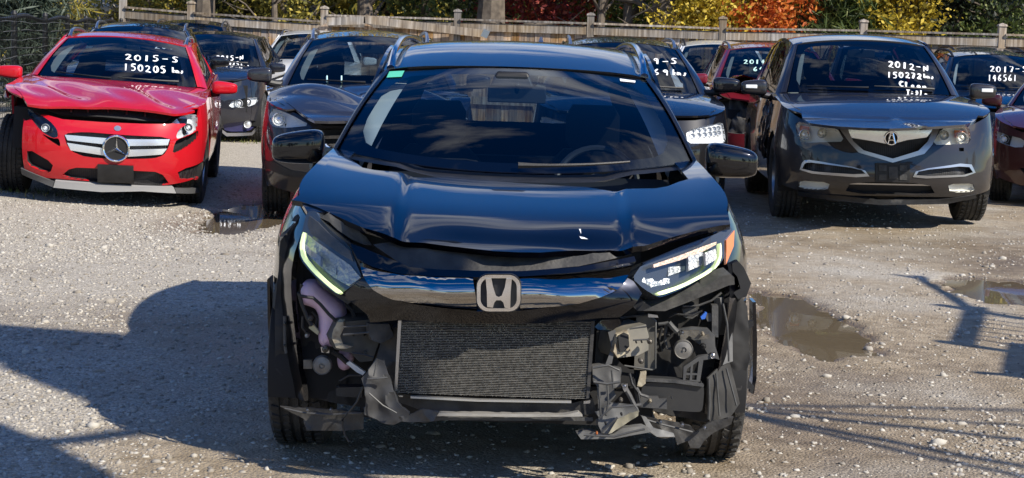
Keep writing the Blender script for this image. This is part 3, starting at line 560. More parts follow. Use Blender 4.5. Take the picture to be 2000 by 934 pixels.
# stone gate pillar with moulded cap
p = at(181, 20, 30.5); sp = empty('stone_pillar', (p[0], p[1], 0)); tag(sp, 'stone gate pillar with stepped beige cap behind the mesh fence', 'pillar')
capz = at(181, 2, 30.5)[2]; ST = mat('cap_stone', (.50, .46, .39), rough=.8, noise_amt=.12, nscale=10)
mb = MB(); mb.box((0, 0, (capz - .3) / 2), (.72, .72, capz - .3)); mb.build('shaft', mat('pillar_block', (.30, .28, .25), rough=.9, noise_amt=.35, nscale=7, bump=.5, bscale=12), sp, False)
mb = MB(); mb.box((0, 0, capz - .25), (.84, .84, .09)); mb.box((0, 0, capz - .165), (.98, .98, .08)); mb.box((0, 0, capz - .04), (1.02, 1.02, .17), None, .55); mb.build('cap', ST, sp, False)
# ---------------------------------------------------------------- things outside the frame that shade the lot and show in the chrome
for i in range(12):
    a = R(200 + i * 14.5); tree('reflected_tree', 'dark tree standing behind the photographer, out of view', 42 * math.cos(a), -6 + 42 * math.sin(a) * 1.0, .2, ['dark', 'green', 'olive'][i % 3], h=7, crown_r=3.2, zc=3.6, N=2200, size=.28, seed=i + 90, rz=2.8, group='trees behind the photographer')
def toward_sun(p, h): return np.array([p[0] + SD.x / SD.z * h, p[1] + SD.y / SD.z * h, h])
sb = empty('sign_board', tuple(toward_sun((-2.2, 1.6), 0))); sb.location = (0, 0, 0); tag(sb, 'lot sign board on tall posts outside the frame, casting the left shadow', 'sign')  # unseen board, made up and shaped to throw the left band of shadow
q = [ground(0, 724), ground(480, 900), ground(590, 905), ground(245, 655), ground(-120, 628)]
hh = [5.6, 5.6, 6.1, 6.1, 6.1]; V = [toward_sun(p, h) for p, h in zip(q, hh)]; nrm = np.array([.02, .05, .03])
mk('board', V + [v + nrm for v in V], [(0, 1, 2, 3, 4), (9, 8, 7, 6, 5)] + [(i, (i + 1) % 5, 5 + (i + 1) % 5, 5 + i) for i in range(5)], mat('sign_back', (.3, .3, .3), rough=.7), sb, False)
q = [ground(-60, 815), ground(0, 838), ground(80, 868), ground(150, 905), ground(230, 945), ground(-60, 1000)]; V2_ = [toward_sun(p, 5.0) for p in q]
mk('board', V2_ + [v + nrm for v in V2_], [tuple(range(6)), tuple(range(11, 5, -1))] + [(i, (i + 1) % 6, 6 + (i + 1) % 6, 6 + i) for i in range(6)], MATS['sign_back'], sb, False)  # second piece added for the shadow in the near left corner
mb = MB(); mb.tube([toward_sun(ground(70, 870), 5.0), toward_sun(ground(180, 855), 5.1), toward_sun(ground(300, 838), 5.3)], .05, 8); mb.build('strut', STEEL, sb)  # added for the thin shadow streak beside it
mb = MB()
for v in (V[2],): mb.tube([(v[0], v[1], 0), (v[0], v[1], v[2])], .06, 10)
mb.build('post', STEEL, sb)
gt = empty('metal_gate', (0, 0, 0)); tag(gt, 'barred metal barrier outside the frame to the right, casting the barred shadow', 'gate')
def sh_bar(a, b, ha, hb, r_, nm='bar', par=None): mb = MB(); mb.tube([toward_sun(ground(*a), ha), toward_sun(ground(*b), hb)], r_, 8); mb.build(nm, STEEL, par or gt)
sh_bar((1745, 537), (1870, 560), 3.2, 3.1, .03); sh_bar((1790, 540), (1900, 610), 3.2, 2.9, .035); sh_bar((1835, 597), (2100, 640), 2.9, 2.9, .045); sh_bar((1840, 668), (2100, 705), 2.6, 2.6, .045); sh_bar((1920, 728), (2100, 745), 2.3, 2.3, .045)
for k in range(8): sh_bar((1905, 606 + k * 8), (2100, 630 + k * 8.5), 2.88 - .035 * k, 2.88 - .035 * k, .012)
sh_bar((1905, 600), (1880, 672), 2.9, 2.6, .05); sh_bar((1995, 672), (1985, 735), 2.6, 2.3, .05)
wr = empty('overhead_cables', (0, 0, 0)); tag(wr, 'slack overhead cables outside the frame casting thin shadow lines', 'cable')  # unseen cables added only for their thin shadows
for a, b, r_ in (((1440, 786), (2060, 802), .018), ((1440, 790), (2060, 836), .02), ((1445, 800), (2060, 925), .03), ((1450, 806), (2060, 945), .025), ((1500, 800), (2060, 868), .03)): sh_bar(a, b, 4.0, 4.6, r_, 'cable', wr)
# ---------------------------------------------------------------- parametric car shell
class Car:
    def __init__(s, name, loc, yaw, paintm, label, **k):
        D = dict(hw=.91, fo=.88, wb=2.68, ro=.85, n=2.5, D=.95, tyre=.34, tw=.225, zb=.24, fp=[(.2, -.10), (.35, -.01), (.5, 0), (.62, -.005), (.75, -.04), (.95, -.12)],
                 sp=[(.2, -.06), (.35, -.015), (.6, 0), (.8, -.015), (1.0, -.05), (1.2, -.08)], sh=[(-.9, .82), (-.6, .9), (-.2, .97), (.35, 1.02), (.8, 1.04), (3, 1.1), (3.6, 1.1)],
                 crown=[(-.9, .01), (-.5, .035), (.2, .06), (.6, .06)], yc=.38, ya=.68, wc=.76, zc=1.07, yh=1.32, zh=1.50, wh=.56, hc=.04, zroof=[(1.3, 0), (1.9, .05), (2.6, .04), (3.2, -.05)],
                 wroof=[(1.3, 0), (2.2, .01), (3.2, -.03)], yr=3.15, rcrown=.06, hoodw=.92, dust=.35, bareleft=False, hoodg=(.045, .045), pillarm=None, glassm=None, rearm=glass('privacy_glass', (.35, .40, .42), 1.5), cat='car')
        D.update(k); s.__dict__.update(D); s.paint = paintm
        s.root = empty(name, loc, yaw); tag(s.root, label, s.cat, 'damaged cars parked in the lot' if s.cat == 'car' else None)
        s.M = Matrix.Translation(Vector(loc)) @ Matrix.Rotation(yaw, 4, 'Z')
        t = np.linspace(0, 1, 90) ** 1.0 * math.pi / 2
        x = s.hw * np.sin(t) ** (2 / s.n); y = (-s.fo + s.D) - s.D * np.cos(t) ** (2 / s.n)
        yrr = s.wb + s.ro
        ys = np.linspace(y[-1] + .05, yrr - .3, 40); xs = s.hw - .05 * ((ys - y[-1]) / (yrr - y[-1])) ** 2
        x = np.concatenate([x, xs]); y = np.concatenate([y, ys])
        x[0] = 0
        sl = np.concatenate([[0], np.cumsum(np.hypot(np.diff(x), np.diff(y)))])
        s.tab = np.linspace(0, sl[-1], 500); s.px = np.interp(s.tab, sl, x); s.py = np.interp(s.tab, sl, y)
        k = np.ones(15) / 15
        tx = np.gradient(s.px); ty = np.gradient(s.py); L = np.hypot(tx, ty); nx = ty / L; ny = -tx / L
        nx = np.convolve(np.pad(nx, 7, 'edge'), k, 'valid'); ny = np.convolve(np.pad(ny, 7, 'edge'), k, 'valid'); nx[0] = 0
        L = np.hypot(nx, ny); s.nx = nx / L; s.ny = ny / L
        s.FP = curve(s.fp, .025); s.SP = curve(s.sp, .04); s.SH = curve(s.sh, .1); s.CR = curve(s.crown, .1)
        s.zr_ = curve([(a, s.zh + b) for a, b in s.zroof], .15); s.wr_ = curve([(a, s.wh + b) for a, b in s.wroof], .2)
        s.smax = s.tab[-1]
    # lower body: q = signed distance round the plan, z = height
    def W(s, q, z):
        a = np.abs(q); sg = np.where(q < 0, -1.0, 1.0)
        nx = np.interp(a, s.tab, s.nx); ny = np.interp(a, s.tab, s.ny)
        o = s.FP(z) * ny * ny + s.SP(z) * nx * nx
        return np.stack([sg * (np.interp(a, s.tab, s.px) + nx * o), np.interp(a, s.tab, s.py) + ny * o, z], -1)
    def q_of_y(s, y): return float(np.interp(y, s.py, s.tab))
    def q_of_x(s, x): return float(np.interp(abs(x), s.px[:90 * 5], s.tab[:90 * 5]) * (1 if x >= 0 else -1))
    def xe(s, y):
        y = np.asarray(y, float); a = np.interp(y, s.py, s.tab); P = s.W(a, s.SH(y)); return P[..., 0]
    def H(s, x, y):
        xe = np.maximum(s.xe(y), .05); k = np.clip(np.abs(x) / xe, 0, 1.05)
        z = s.SH(y) + s.CR(y) * (1 - k ** 2.4) + s.hoodbump(x, y)
        return np.stack([x, y, z], -1)
    def hoodbump(s, x, y): return 0 * x
    # windscreen: a across, b up
    def WS(s, a, b):
        bx = a * s.wc; by = s.yc + (s.ya - s.yc) * np.abs(a) ** 2.2; bz = s.zc + (s.SH(s.ya) + .015 - s.zc) * a * a
        tx = a * s.wh; ty = s.yh + s.hc * a * a; tz = s.zh + s.rcrown * (1 - a * a) - .0
        bul = .035 * np.sin(np.pi * np.clip(b, 0, 1))
        return np.stack([bx + (tx - bx) * b, by + (ty - by) * b - bul, bz + (tz - bz) * b + bul * .6], -1)
    def SS(s, y, z, sg=1):
        yy = np.maximum(y, s.yh); zt = s.zr_(yy); zb = s.SH(y); bx = s.xe(y) - .035; tx = s.wr_(yy) + .035
        t = np.clip((z - zb) / (zt - zb), -.1, 1.1); x = bx + (tx - bx) * (t * .85 + .15 * t * t)
        return np.stack([sg * x, y, z], -1)
    def RF(s, x, y):
        w = s.wr_(y) + .03; k = np.clip(np.abs(x) / w, 0, 1.1); fade = np.clip((y - s.yh) / .25, 0, 1)
        z = s.zr_(y) + s.rcrown * (1 - k * k) - .02 * k ** 8
        return np.stack([x, y, z], -1)
    def pix(s, S, pts, guess): return inv(S, s.M, pts, guess)
    def body(s, front_top, holes=(), qf=None, bottom=None, hood=True, hoodpoly=None, frontpx=None, fascia=True, sides=True, topk=.97, hoodmat=None, fend=None):
        qf = qf or s.q_of_y(-.52); zb = s.zb; p = s.paint
        holes = list(holes)
        if fascia:
            bt = bottom or [(-qf, zb + .04), (-qf * .6, zb - .02), (qf * .6, zb - .02), (qf, zb + .04)]
            zc_ = float(s.SH(np.interp(qf, s.tab, s.py))) - .006
            poly = bt + [(qf, zc_)] + [tuple(t) for t in front_top[::-1] if abs(t[0]) < qf * topk] + [(-qf, zc_)]
            panel('front_bumper', s.W, poly, p, s.root, holes, (.05, .035), .02)
        if sides:
            y0 = s.q_of_y(0); yw = s.q_of_y(s.wb); ra = s.tyre + .045
            f0 = fend if fend else qf + .006
            for sg in (-1, 1):
                arch = [[(sg * (c + ra * math.cos(t)), s.tyre + ra * math.sin(t)) for t in np.linspace(0, 2 * math.pi, 40, endpoint=False)] for c in (y0, yw)]
                ql = np.linspace(f0, s.smax - .01, 60); top = [(sg * q, float(s.SH(np.interp(q, s.tab, s.py))) - .004) for q in ql]
                poly = top + [(sg * (s.smax - .01), zb + .08), (sg * yw, zb), (sg * f0, zb + .02)]
                if sg < 0: poly = poly[::-1]
                qd1 = s.q_of_y(.48); qd2 = s.q_of_y(1.45)
                gaps = [[(sg * (qq - .003), zb + .12), (sg * (qq + .003), zb + .12), (sg * (qq + .003), 1.3), (sg * (qq - .003), 1.3)] for qq in (qd1, qd2)]
                panel('body_side', s.W, poly, p, s.root, holes + arch + gaps, (.09, .06), .02)
                wl = MB(); n = 20; V = []
                for i in range(n + 1):
                    t = math.pi * i / n * 1.16 - .25
                    for xx in (s.hw - .035, s.hw - .32): V.append((sg * xx, ra * math.cos(t), s.tyre + ra * math.sin(t)))
                Fq = [(2 * i, 2 * i + 1, 2 * i + 3, 2 * i + 2) for i in range(n)]
                wl.add(V, Fq)
                if not (sg < 0 and s.bareleft): wl.build('wheel_arch_liner', DARK, s.root)
                wl = MB(); wl.add([(v[0], v[1] + s.wb, v[2]) for v in V], Fq); wl.build('wheel_arch_liner', DARK, s.root)
        # top of the fenders and the bonnet
        yfront = -s.fo + .03
        if fascia or fend:
            for sg in (-1, 1):
                ysx = np.linspace((-.70 if fend is None else -.44), s.ya + .02, 16)
                poly = [(sg * (s.xe(y) - .004), y) for y in ysx] + [(sg * s.xe(y) * (s.hoodw - .10), y) for y in ysx[::-1]]
                if sg < 0: poly = poly[::-1]
                panel('fender_top', s.H, poly, p, s.root, (), (.05, .06), .015, off=-.005)
        if hood:
            if hoodpoly is None:
                ysx = np.linspace(-.6, s.ya - .12, 12); xs = [s.xe(y) * s.hoodw - .006 for y in ysx]
                fr = [(x, float(np.interp(abs(x), s.px[:400], s.py[:400])) + .05) for x in np.linspace(-xs[0] * .97, xs[0] * .97, 16)]
                rear = [(x, s.yc - .05 + (s.ya - .1 - s.yc) * (abs(x) / xs[-1]) ** 2.2) for x in np.linspace(xs[-1], -xs[-1], 14)]
                if frontpx is not None: fr = inv(s.H, s.M, frontpx, (-.5, -.5))
                hoodpoly = fr + list(zip(xs, ysx)) + rear[1:-1] + [(-x, y) for x, y in zip(xs[::-1], ysx[::-1])]
            panel('bonnet', s.H, hoodpoly, hoodmat or p, s.root, (), s.hoodg, .02)
        # cowl
        xs = np.linspace(-1, 1, 15); w = float(s.xe(s.ya)) - .02
        poly = [(x * w, s.yc - .12 + (s.ya - s.yc) * abs(x) ** 2.2) for x in xs] + [(x * w, s.yc + .10 + (s.ya - s.yc) * abs(x) ** 2.2) for x in xs[::-1]]
        panel('cowl', lambda x, y: s.H(x, np.minimum(y, s.ya + .1)) - np.array([0, 0, .02]), poly, BLACKPL, s.root, (), (.06, .06), .0)
    def cabin(s, frit=True, rails=True, wsg=None, interior=True, rearglass=True, railm=None, roofm=None):
        wsg = wsg or s.glassm or WSD; p = s.paint
        ring = rounded([(-1, 0), (1, 0), (1, 1), (-1, 1)], 1)
        panel('windscreen', s.WS, [(-.985, .0), (.985, .0), (.985, .99), (-.985, .99)], wsg, s.root, (), (.1, .08), 0)
        inner = rounded([(-.90, .09), (-.5, .075), (.5, .075), (.90, .09), (.89, .90), (.5, .925), (-.5, .925), (-.89, .90)], 2)
        if frit: panel('glass_border', s.WS, [(-.985, .0), (.985, .0), (.985, .99), (-.985, .99)], FRIT, s.root, [inner], (.1, .08), 0, off=-.004)
        zt = lambda y: float(s.zr_(y))
        for sg in (-1, 1):
            b = np.linspace(-.02, 1.0, 12); I = s.WS(np.full(12, sg * .965), b); E = s.WS(np.full(12, sg * 1.0), b)
            V = []; 
            for i in range(12):
                o = s.SS(np.array([E[i][1] + .075]), np.array([E[i][2] - .01]), sg)[0]; i_ = I[i] + np.array([0, -.006, .006])
                c = E[i] * .5 + (E[i] + np.array([sg * .03, -.01, .02])) * .5
                for t in np.linspace(0, 1, 6): V.append((1 - t) ** 2 * i_ + 2 * t * (1 - t) * c + t * t * o)
                V.append(I[i] + np.array([-sg * .01, .04, -.03]))
            Fq = []
            for i in range(11):
                for k in range(6): Fq.append((i * 7 + k, i * 7 + k + 1, (i + 1) * 7 + k + 1, (i + 1) * 7 + k))
            mk('windscreen_pillar', V, Fq, s.pillarm or p, s.root)
            # inner pillar trim
            J = s.WS(np.full(12, sg * .83), b) + np.array([0, .09, -.05]); J2 = s.WS(np.full(12, sg * .95), b) + np.array([0, .12, -.03])
            mk('pillar_trim', list(J) + list(J2), [(i, i + 1, 12 + i + 1, 12 + i) for i in range(11)], TRIM, s.root)
            # side glass and frame
            yA = s.ya + .06; yB = s.yr + .05; yE = min(s.wb + s.ro - .35, s.yr + .35)
            S2 = lambda y, z, sg=sg: s.SS(y, z, sg)
            top = [(y, zt(max(y, s.yh)) ) for y in np.linspace(s.yh + .08, yB, 9)]
            outer = [(yA, float(s.SH(yA)) - .01)] + top + [(yE, float(s.SH(yE)) - .01)]
            b0 = .035
            win = [(yA + .2, float(s.SH(yA)) + .03)] + [(s.yh + .2, zt(s.yh) - b0 - .02)] + [(y, zt(y) - b0) for y in np.linspace(s.yh + .5, yB - .25, 6)] + [(yE - .35, float(s.SH(yE)) + .12), (yE - .45, float(s.SH(yE)) + .03)]
            poly = outer[::-1]
            panel('cabin_side', S2, poly, p, s.root, [win], (.12, .08), .015, sgn=sg)
            panel('side_window', S2, win[::-1], SIDEG, s.root, (), (.15, .1), 0, off=-.008, sgn=sg)
            yb = (s.yh + s.yr) / 2 - .1
            panel('door_pillar', S2, [(yb, float(s.SH(yb))), (yb + .1, float(s.SH(yb))), (yb + .1, zt(yb) - .03), (yb, zt(yb) - .03)], BLACKPL, s.root, (), (.1, .1), 0, off=-.004, sgn=sg)
        # roof
        xs = np.linspace(-1, 1, 13); w0 = s.wh + .03; yR = s.yr
        fr = [(x * (s.wr_(s.yh) + .028), s.yh + s.hc * x * x + .004) for x in xs]
        ysx = np.linspace(s.yh + .15, yR, 10)
        poly = fr + [(float(s.wr_(y)) + .028, y) for y in ysx] + [(x * (float(s.wr_(yR)) + .028), yR + .04 * (1 - x * x)) for x in xs[::-1][1:-1]] + [(-float(s.wr_(y)) - .028, y) for y in ysx[::-1]]
        panel('roof', s.RF, poly, roofm or p, s.root, (), (.09, .09), .03)
        hl = [(x * .93, y + (.03 if y < s.yh + .1 else -.03)) for x, y in poly]
        panel('headliner', lambda x, y: s.RF(x, y) - np.array([0, 0, .045]), hl, mat('headliner_grey', (.25, .25, .25), rough=.9), s.root, (), (.15, .15), 0)
        # tailgate
        ye = s.wb + s.ro; zT = zt(yR); zB = float(s.SH(s.wb)) 
        def TG(a, b):
            wt = s.wr_(yR) + .02; wb_ = s.hw - .10
            return np.stack([-a * (wt + (wb_ - wt) * np.minimum(1, (1 - b) * 1.8)), yR + .03 + (ye - yR - .05) * (1 - b) ** .8 - .06 * a * a, .35 + (zT + s.rcrown * (1 - a * a) - .35) * b], -1)
        hole = rounded([(-.82, .66), (.82, .66), (.80, .94), (-.80, .94)], 2)
        panel('tailgate', TG, [(-1, 0), (1, 0), (1, 1), (-1, 1)], p, s.root, [hole], (.15, .08), 0)
        if rearglass: panel('rear_window', TG, hole, s.rearm, s.root, (), (.2, .1), 0, off=-.005)
        mb = MB(); mb.box((0, (s.wb - s.fo) / 2 + .1, .27), (1.05, s.wb + s.fo - .5, .14)); mb.box((0, s.wb / 2, .36), (s.hw * 2 - .22, s.wb - .85, .1)); mb.box((0, .45, .6), (s.hw * 2 - .2, .05, .6)); mb.box((0, -.2, .5), (.9, .6, .3)); mb.box((0, s.wb + .3, .5), (1.1, .8, .4))
        mb.build('underbody', DARK, s.root, False)
        if interior:
            zd = s.zc - .06
            mb = MB(); pr = [(s.yc + .12, zd - .02), (s.yc + .45, zd + .015), (s.yh - .32, zd - .03), (s.yh - .28, zd - .3), (s.yc + .2, zd - .45)]
            V = []; ww = s.wc - .06
            for sx in (-ww, ww): V += [(sx, y, z) for y, z in pr]
            k = len(pr); mb.add(V, [(i, i + 1, k + i + 1, k + i) for i in range(k - 1)] + [(k - 1, 0, k, 2 * k - 1), tuple(range(k))[::-1], tuple(range(k, 2 * k))])
            mb.build('dashboard', DASH, s.root, True, 50)
            sxp = .37
            for sx in (-sxp, sxp):
                mb = MB()
                def loftseat(cs):
                    V = []; Fq = []
                    for (y, z, hw_, th) in cs:
                        for t in range(12):
                            a = 2 * math.pi * t / 12; cx = math.copysign(abs(math.cos(a)) ** .5, math.cos(a)); cy = math.copysign(abs(math.sin(a)) ** .5, math.sin(a)); V.append((sx + cx * hw_, y + cy * th, z))
                    for i in range(len(cs) - 1):
                        for t in range(12): Fq.append((i * 12 + t, i * 12 + (t + 1) % 12, (i + 1) * 12 + (t + 1) % 12, (i + 1) * 12 + t))
                    mb.add(V, Fq + [tuple(range(len(cs) * 12 - 12, len(cs) * 12))])
                yb = s.yh + .33; zs0 = s.zh - .95
                loftseat([(yb - .05, zs0, .25, .09), (yb, zs0 + .3, .26, .09), (yb + .08, zs0 + .52, .22, .07), (yb + .12, zs0 + .60, .14, .05)])
                loftseat([(yb + .12, zs0 + .60, .10, .03), (yb + .13, zs0 + .64, .13, .05), (yb + .16, zs0 + .76, .13, .05), (yb + .17, zs0 + .81, .10, .04)])
                mb.box((sx, yb - .25, zs0 - .02), (.5, .5, .16)); mb.build('front_seat', SEAT, s.root)
            mb = MB(); mb.box((0, s.yh + 1.25, s.zh - .72), (1.2, .16, .55), Matrix.Rotation(R(-12), 3, 'X')); mb.build('rear_seat', SEAT, s.root, False, bevel=.04)
            mb = MB(); Mt = Matrix.Translation((sxp, s.yh - .18, zd - .05)) @ Matrix.Rotation(R(68), 4, 'X')
            mb.lathe([(.185 + .015 * math.cos(t), .015 * math.sin(t)) for t in np.linspace(0, 2 * math.pi, 9)[:-1]], 36, Mt, True)
            mb.lathe([(0, .02), (.06, .02), (.07, -.02)], 20, Mt)
            for a in (200, 340, 270):
                c = Mt @ Vector((.12 * math.cos(R(a)), .12 * math.sin(R(a)), 0)); mb.box(c, (.13 if a != 270 else .03, .02, .03 if a != 270 else .13))
            mb.build('steering_wheel', mat('steering_leather', (.03, .03, .032), rough=.35), s.root)
            c = s.WS(np.array([0.0]), np.array([.86]))[0]
            mb = MB(); mb.box((c[0], c[1] + .09, c[2] - .07), (.26, .04, .075)); mb.tube([(c[0], c[1] + .02, c[2] - .02), (c[0], c[1] + .08, c[2] - .06)], .012); mb.build('rear_view_mirror', mat('mirror_shell', (.03, .032, .036), rough=.25), s.root, bevel=.015)
        if rails: s.roofrails(railm or SATIN)
    def roofrails(s, m, h=.05, y0=None, y1=None, r=.017):
        y0 = y0 or s.yh + .1; y1 = y1 or s.yr - .1
        for sg in (-1, 1):
            pts = []; rr = []
            for t in np.linspace(0, 1, 20):
                y = y0 + (y1 - y0) * t; lift = h * min(1, t / .12, (1 - t) / .12) ** .6; w = float(s.wr_(y)) - .02
                pts.append((sg * w, y, float(s.RF(np.array([w]), np.array([y]))[0][2]) + lift - .005)); rr.append(r * (1.25 if t < .03 or t > .97 else 1))
            mb = MB(); mb.tube(pts, rr, 10); mb.build('roof_rail', m, s.root)
    def wheels(s, turn=0, dx=(0, 0)):
        for j, y in enumerate((0, s.wb)):
            for i, sg in enumerate((-1, 1)):
                w = empty('wheel', (sg * (s.hw - s.tw / 2 - .02) + (dx[i] if j == 0 else 0), y, s.tyre), 0, s.root)
                w.rotation_euler = (0, 0, (turn if j == 0 else 0)); w.scale = (sg, 1, 1)
                t, rm = wheel_mesh(s.tyre, s.tw)
                link('tyre', t, RUBBER, w); link('rim', rm, ALLOY, w)
    def mirror(s, sg, c, size=(.22, .12, .15), m=None, arm=True, low=BLACKPL, tilt=0, ex=.55):
        """door mirror: rounded shell narrowing outward"""
        V = []; Fq = []; nu, nv = 32, 18
        for i in range(nv + 1):
            ph = -math.pi / 2 + math.pi * i / nv
            for k in range(nu):
                th = 2 * math.pi * k / nu
                f = lambda w, e: math.copysign(abs(w) ** e, w)
                x = f(math.sin(ph), .62) * size[0] / 2; rr = f(math.cos(ph), ex * .7)
                tp = 1 - .26 * (x / size[0] + .5) if x > -9 else 1
                y = rr * f(math.cos(th), .6) * size[1] / 2 * tp; z = rr * f(math.sin(th), .55) * size[2] / 2 * tp
                if y > 0: y *= .45
                V.append((sg * x, y, z + tilt * x))
            if i: 
                for k in range(nu): Fq.append(((i - 1) * nu + k, (i - 1) * nu + (k + 1) % nu, i * nu + (k + 1) % nu, i * nu + k))
        V = [(v[0] + c[0], v[1] + c[1], v[2] + c[2]) for v in V]
        o = mk('door_mirror', V, Fq, m or s.paint, s.root)
        bx = c[0] - sg * (size[0] / 2 + .03)
        mb = MB(); mb.tube([(c[0] - sg * size[0] * .25, c[1] + .02, c[2] - size[2] * .38), (bx, c[1] + .05, c[2] - size[2] * .5), (bx - sg * .09, c[1] + .1, c[2] - size[2] * .55)], [.035, .035, .045], 10); mb.build('arm', low, o)
        return o
    def lamp(s, poly, depth=.07, proj=(), name='headlight', inner=LAMPDK, lens=CLEAR, strips=()):
        h = panel(name, s.W, poly, inner, s.root, (), (.05, .03), -depth + .004, off=-depth)
        panel('lens', s.W, poly, lens, h, (), (.05, .03), 0, off=-.003)
        for (qz, r_) in proj:
            P = s.W(np.array([qz[0]]), np.array([qz[1]]))[0]; nx = np.interp(abs(qz[0]), s.tab, s.nx) * (1 if qz[0] > 0 else -1)
            Mt = Matrix.Translation(Vector(P) + Vector((0, depth * .7, 0))) @ Matrix.Rotation(R(90), 4, 'X')
            mb = MB(); mb.lathe([(r_, .03), (r_ * .92, .045), (r_ * .86, .03), (r_ * .72, .0), (r_ * .70, .0), (r_ * .6, .022), (r_ * .35, .036), (0.001, .042)], 24, Mt); mb.build('projector', LAMPIN, h)
        for sp_, mm, oo in strips: panel('light_strip', s.W, sp_, mm, h, (), (.05, .03), .008, off=oo)
        return h
    def wipers(s, spans=(((-.05, .05), (-.75, .08)), ((.75, .06), (.02, .08)))):
        for a, b in spans:
            P = s.WS(np.linspace(a[0], b[0], 8), np.linspace(a[1], b[1], 8)) + np.array([0, -.02, .015])
            mb = MB(); mb.tube(list(P), [.014, .010, .008, .008, .007, .006, .006, .005], 6); mb.build('wiper', BLACKPL, s.root)
WM = {}
def wheel_mesh(rad, wd):
    k = (round(rad, 3), round(wd, 3))
    if k in WM: return WM[k]
    rim = rad * .64; h = wd / 2; Mt = Matrix.Rotation(R(90), 4, 'Y')
    pr = [(rim, h * .8), (rim + .02, h * .98), (rad - .045, h), (rad - .018, h * .95), (rad - .006, h * .84)]
    g = .009
    for a in (.5, .17, -.17, -.5): pr += [(rad, h * (a + .07)), (rad - g, h * (a + .05)), (rad - g, h * (a - .05)), (rad, h * (a - .07))]
    pr += [(rad - .006, -h * .84), (rad - .018, -h * .95), (rad - .045, -h), (rim + .02, -h * .98), (rim, -h * .8)]
    mb = MB(); mb.lathe(pr, 64, Mt)
    n = 48                                     # tread blocks
    for i in range(n):
        for sd_ in (-1, 1):
            t = 2 * math.pi * (i + (.5 if sd_ > 0 else 0)) / n
            mb.box((sd_ * h * .72, rad * .999 * math.cos(t), rad * .999 * math.sin(t)), (h * .27, .02, .012), Matrix.Rotation(t - math.pi / 2, 3, 'X') @ Matrix.Rotation(.25 * sd_, 3, 'Z'))
            mb.box((sd_ * h * .33, rad * .999 * math.cos(t), rad * .999 * math.sin(t)), (h * .2, .022, .010), Matrix.Rotation(t - math.pi / 2, 3, 'X') @ Matrix.Rotation(-.4 * sd_, 3, 'Z'))
    a = mb.build('tyre', None); t = a.data; bpy.data.objects.remove(a)
    mb = MB(); mb.lathe([(rim, -h * .8), (rim, h * .8), (rim - .015, h * .8), (rim - .02, h * .55), (rim - .02, -h * .7)], 40, Mt); mb.lathe([(.001, h * .62), (.06, h * .62), (.075, h * .5), (.08, 0)], 24, Mt)
    for i in range(5):
        q = Matrix.Rotation(2 * math.pi * i / 5, 3, 'X'); mb.box(q @ Vector((h * .5, 0, rim * .55)), (.03, .06, rim * .95), q, .75)
    mb.lathe([(.001, -.02), (rim * .75, -.02), (rim * .75, -.05)], 30, Mt)
    a = mb.build('rim', None); r_ = a.data; bpy.data.objects.remove(a)
    WM[k] = (t, r_); return WM[k]
# ---------------------------------------------------------------- the wrecked black crossover in front
BLK = paint('black_blue_paint', (.0016, .0022, .0052), metal=.6, dust=.03, rough=.28)
class Hero(Car):
    def hoodbump(s, x, y):
        a = np.abs(x); c = .40 + .02 * (y + .6)
        k = 1 / (1 + np.exp(-(a - c) / .010)) * .022
        e = np.exp(-((x - .12) / .3) ** 2) * np.exp(-((y + .60) / .07) ** 2)
        w = .004 * np.sin(x * 13 + 1) * np.exp(-((y + .58) / .10) ** 2)
        return k - .012 * e + w
he = Hero('damaged_black_car', (0, 0, 0), 0, BLK, 'black crossover with its front bumper torn off, radiator bare, in the foreground',
          hw=.905, fo=.83, wb=2.61, ro=.82, n=2.4, D=.9, tyre=.334, tw=.215, zb=.22,
          fp=[(.3, -.16), (.5, -.09), (.60, -.04), (.70, 0), (.78, -.025), (.86, -.09), (1.0, -.2)],
          sp=[(.2, -.05), (.35, -.01), (.6, 0), (.8, -.012), (.90, -.045), (.96, -.075), (1.02, -.115), (1.08, -.155), (1.16, -.17), (1.3, -.18)],
          sh=[(-.83, .79), (-.62, .855), (-.35, .945), (0, 1.012), (.35, 1.055), (.7, 1.075), (2.6, 1.15), (3.5, 1.15)],
          crown=[(-.83, .0), (-.5, .0), (0, -.022), (.5, -.03)], yc=.42, ya=.66, wc=.765, zc=1.03, yh=1.32, zh=1.40, wh=.60, hc=.06, rcrown=.035,
          zroof=[(1.3, 0), (1.6, .065), (2.0, .12), (2.5, .12), (3.1, .04)], wroof=[(1.3, 0), (2.2, -.01), (3.1, -.09)], yr=2.95, hoodw=.97, hoodg=(.016, .03), glassm=WSG, pillarm=mat('gloss_black_pillar', (.006, .006, .007), rough=.22, spec=.35))
he.root['category'] = 'car'
hr = he.root
hoodpx = Z(560, 280, 2.2222, [(22, 246), (60, 252), (130, 276), (200, 308), (330, 366), (450, 404), (600, 432), (760, 452), (900, 468), (1000, 473), (1100, 474), (1180, 468), (1250, 465), (1330, 466), (1400, 464), (1480, 458), (1550, 446), (1640, 418), (1720, 395), (1800, 373), (1880, 357), (1925, 352),
                              (1915, 300), (1880, 240), (1835, 185), (1790, 142), (1700, 168), (1655, 186), (1600, 196), (1490, 198), (1300, 190), (1000, 172), (700, 148), (480, 126), (380, 116), (330, 106), (290, 78), (262, 58), (192, 50), (165, 105), (120, 165), (70, 215)])
hp = inv(he.H, he.M, hoodpx, (-.7, -.2))
he.body([], fascia=False, hoodpoly=hp, fend=he.q_of_y(-.46))
he.cabin(rails=False, wsg=WSG)
he.roofrails(mat('polished_rail', (.62, .63, .64), rough=.15, metal=1), .042, 1.40, 2.85, .016)
he.wheels()
for sg in (-1, 1):
    he.mirror(sg, (sg * .895, .60, 1.092), (.215, .16, .155), tilt=-.08)
he.wipers((((.02, .03), (.62, .035)),))
P_ = lambda pts: pts
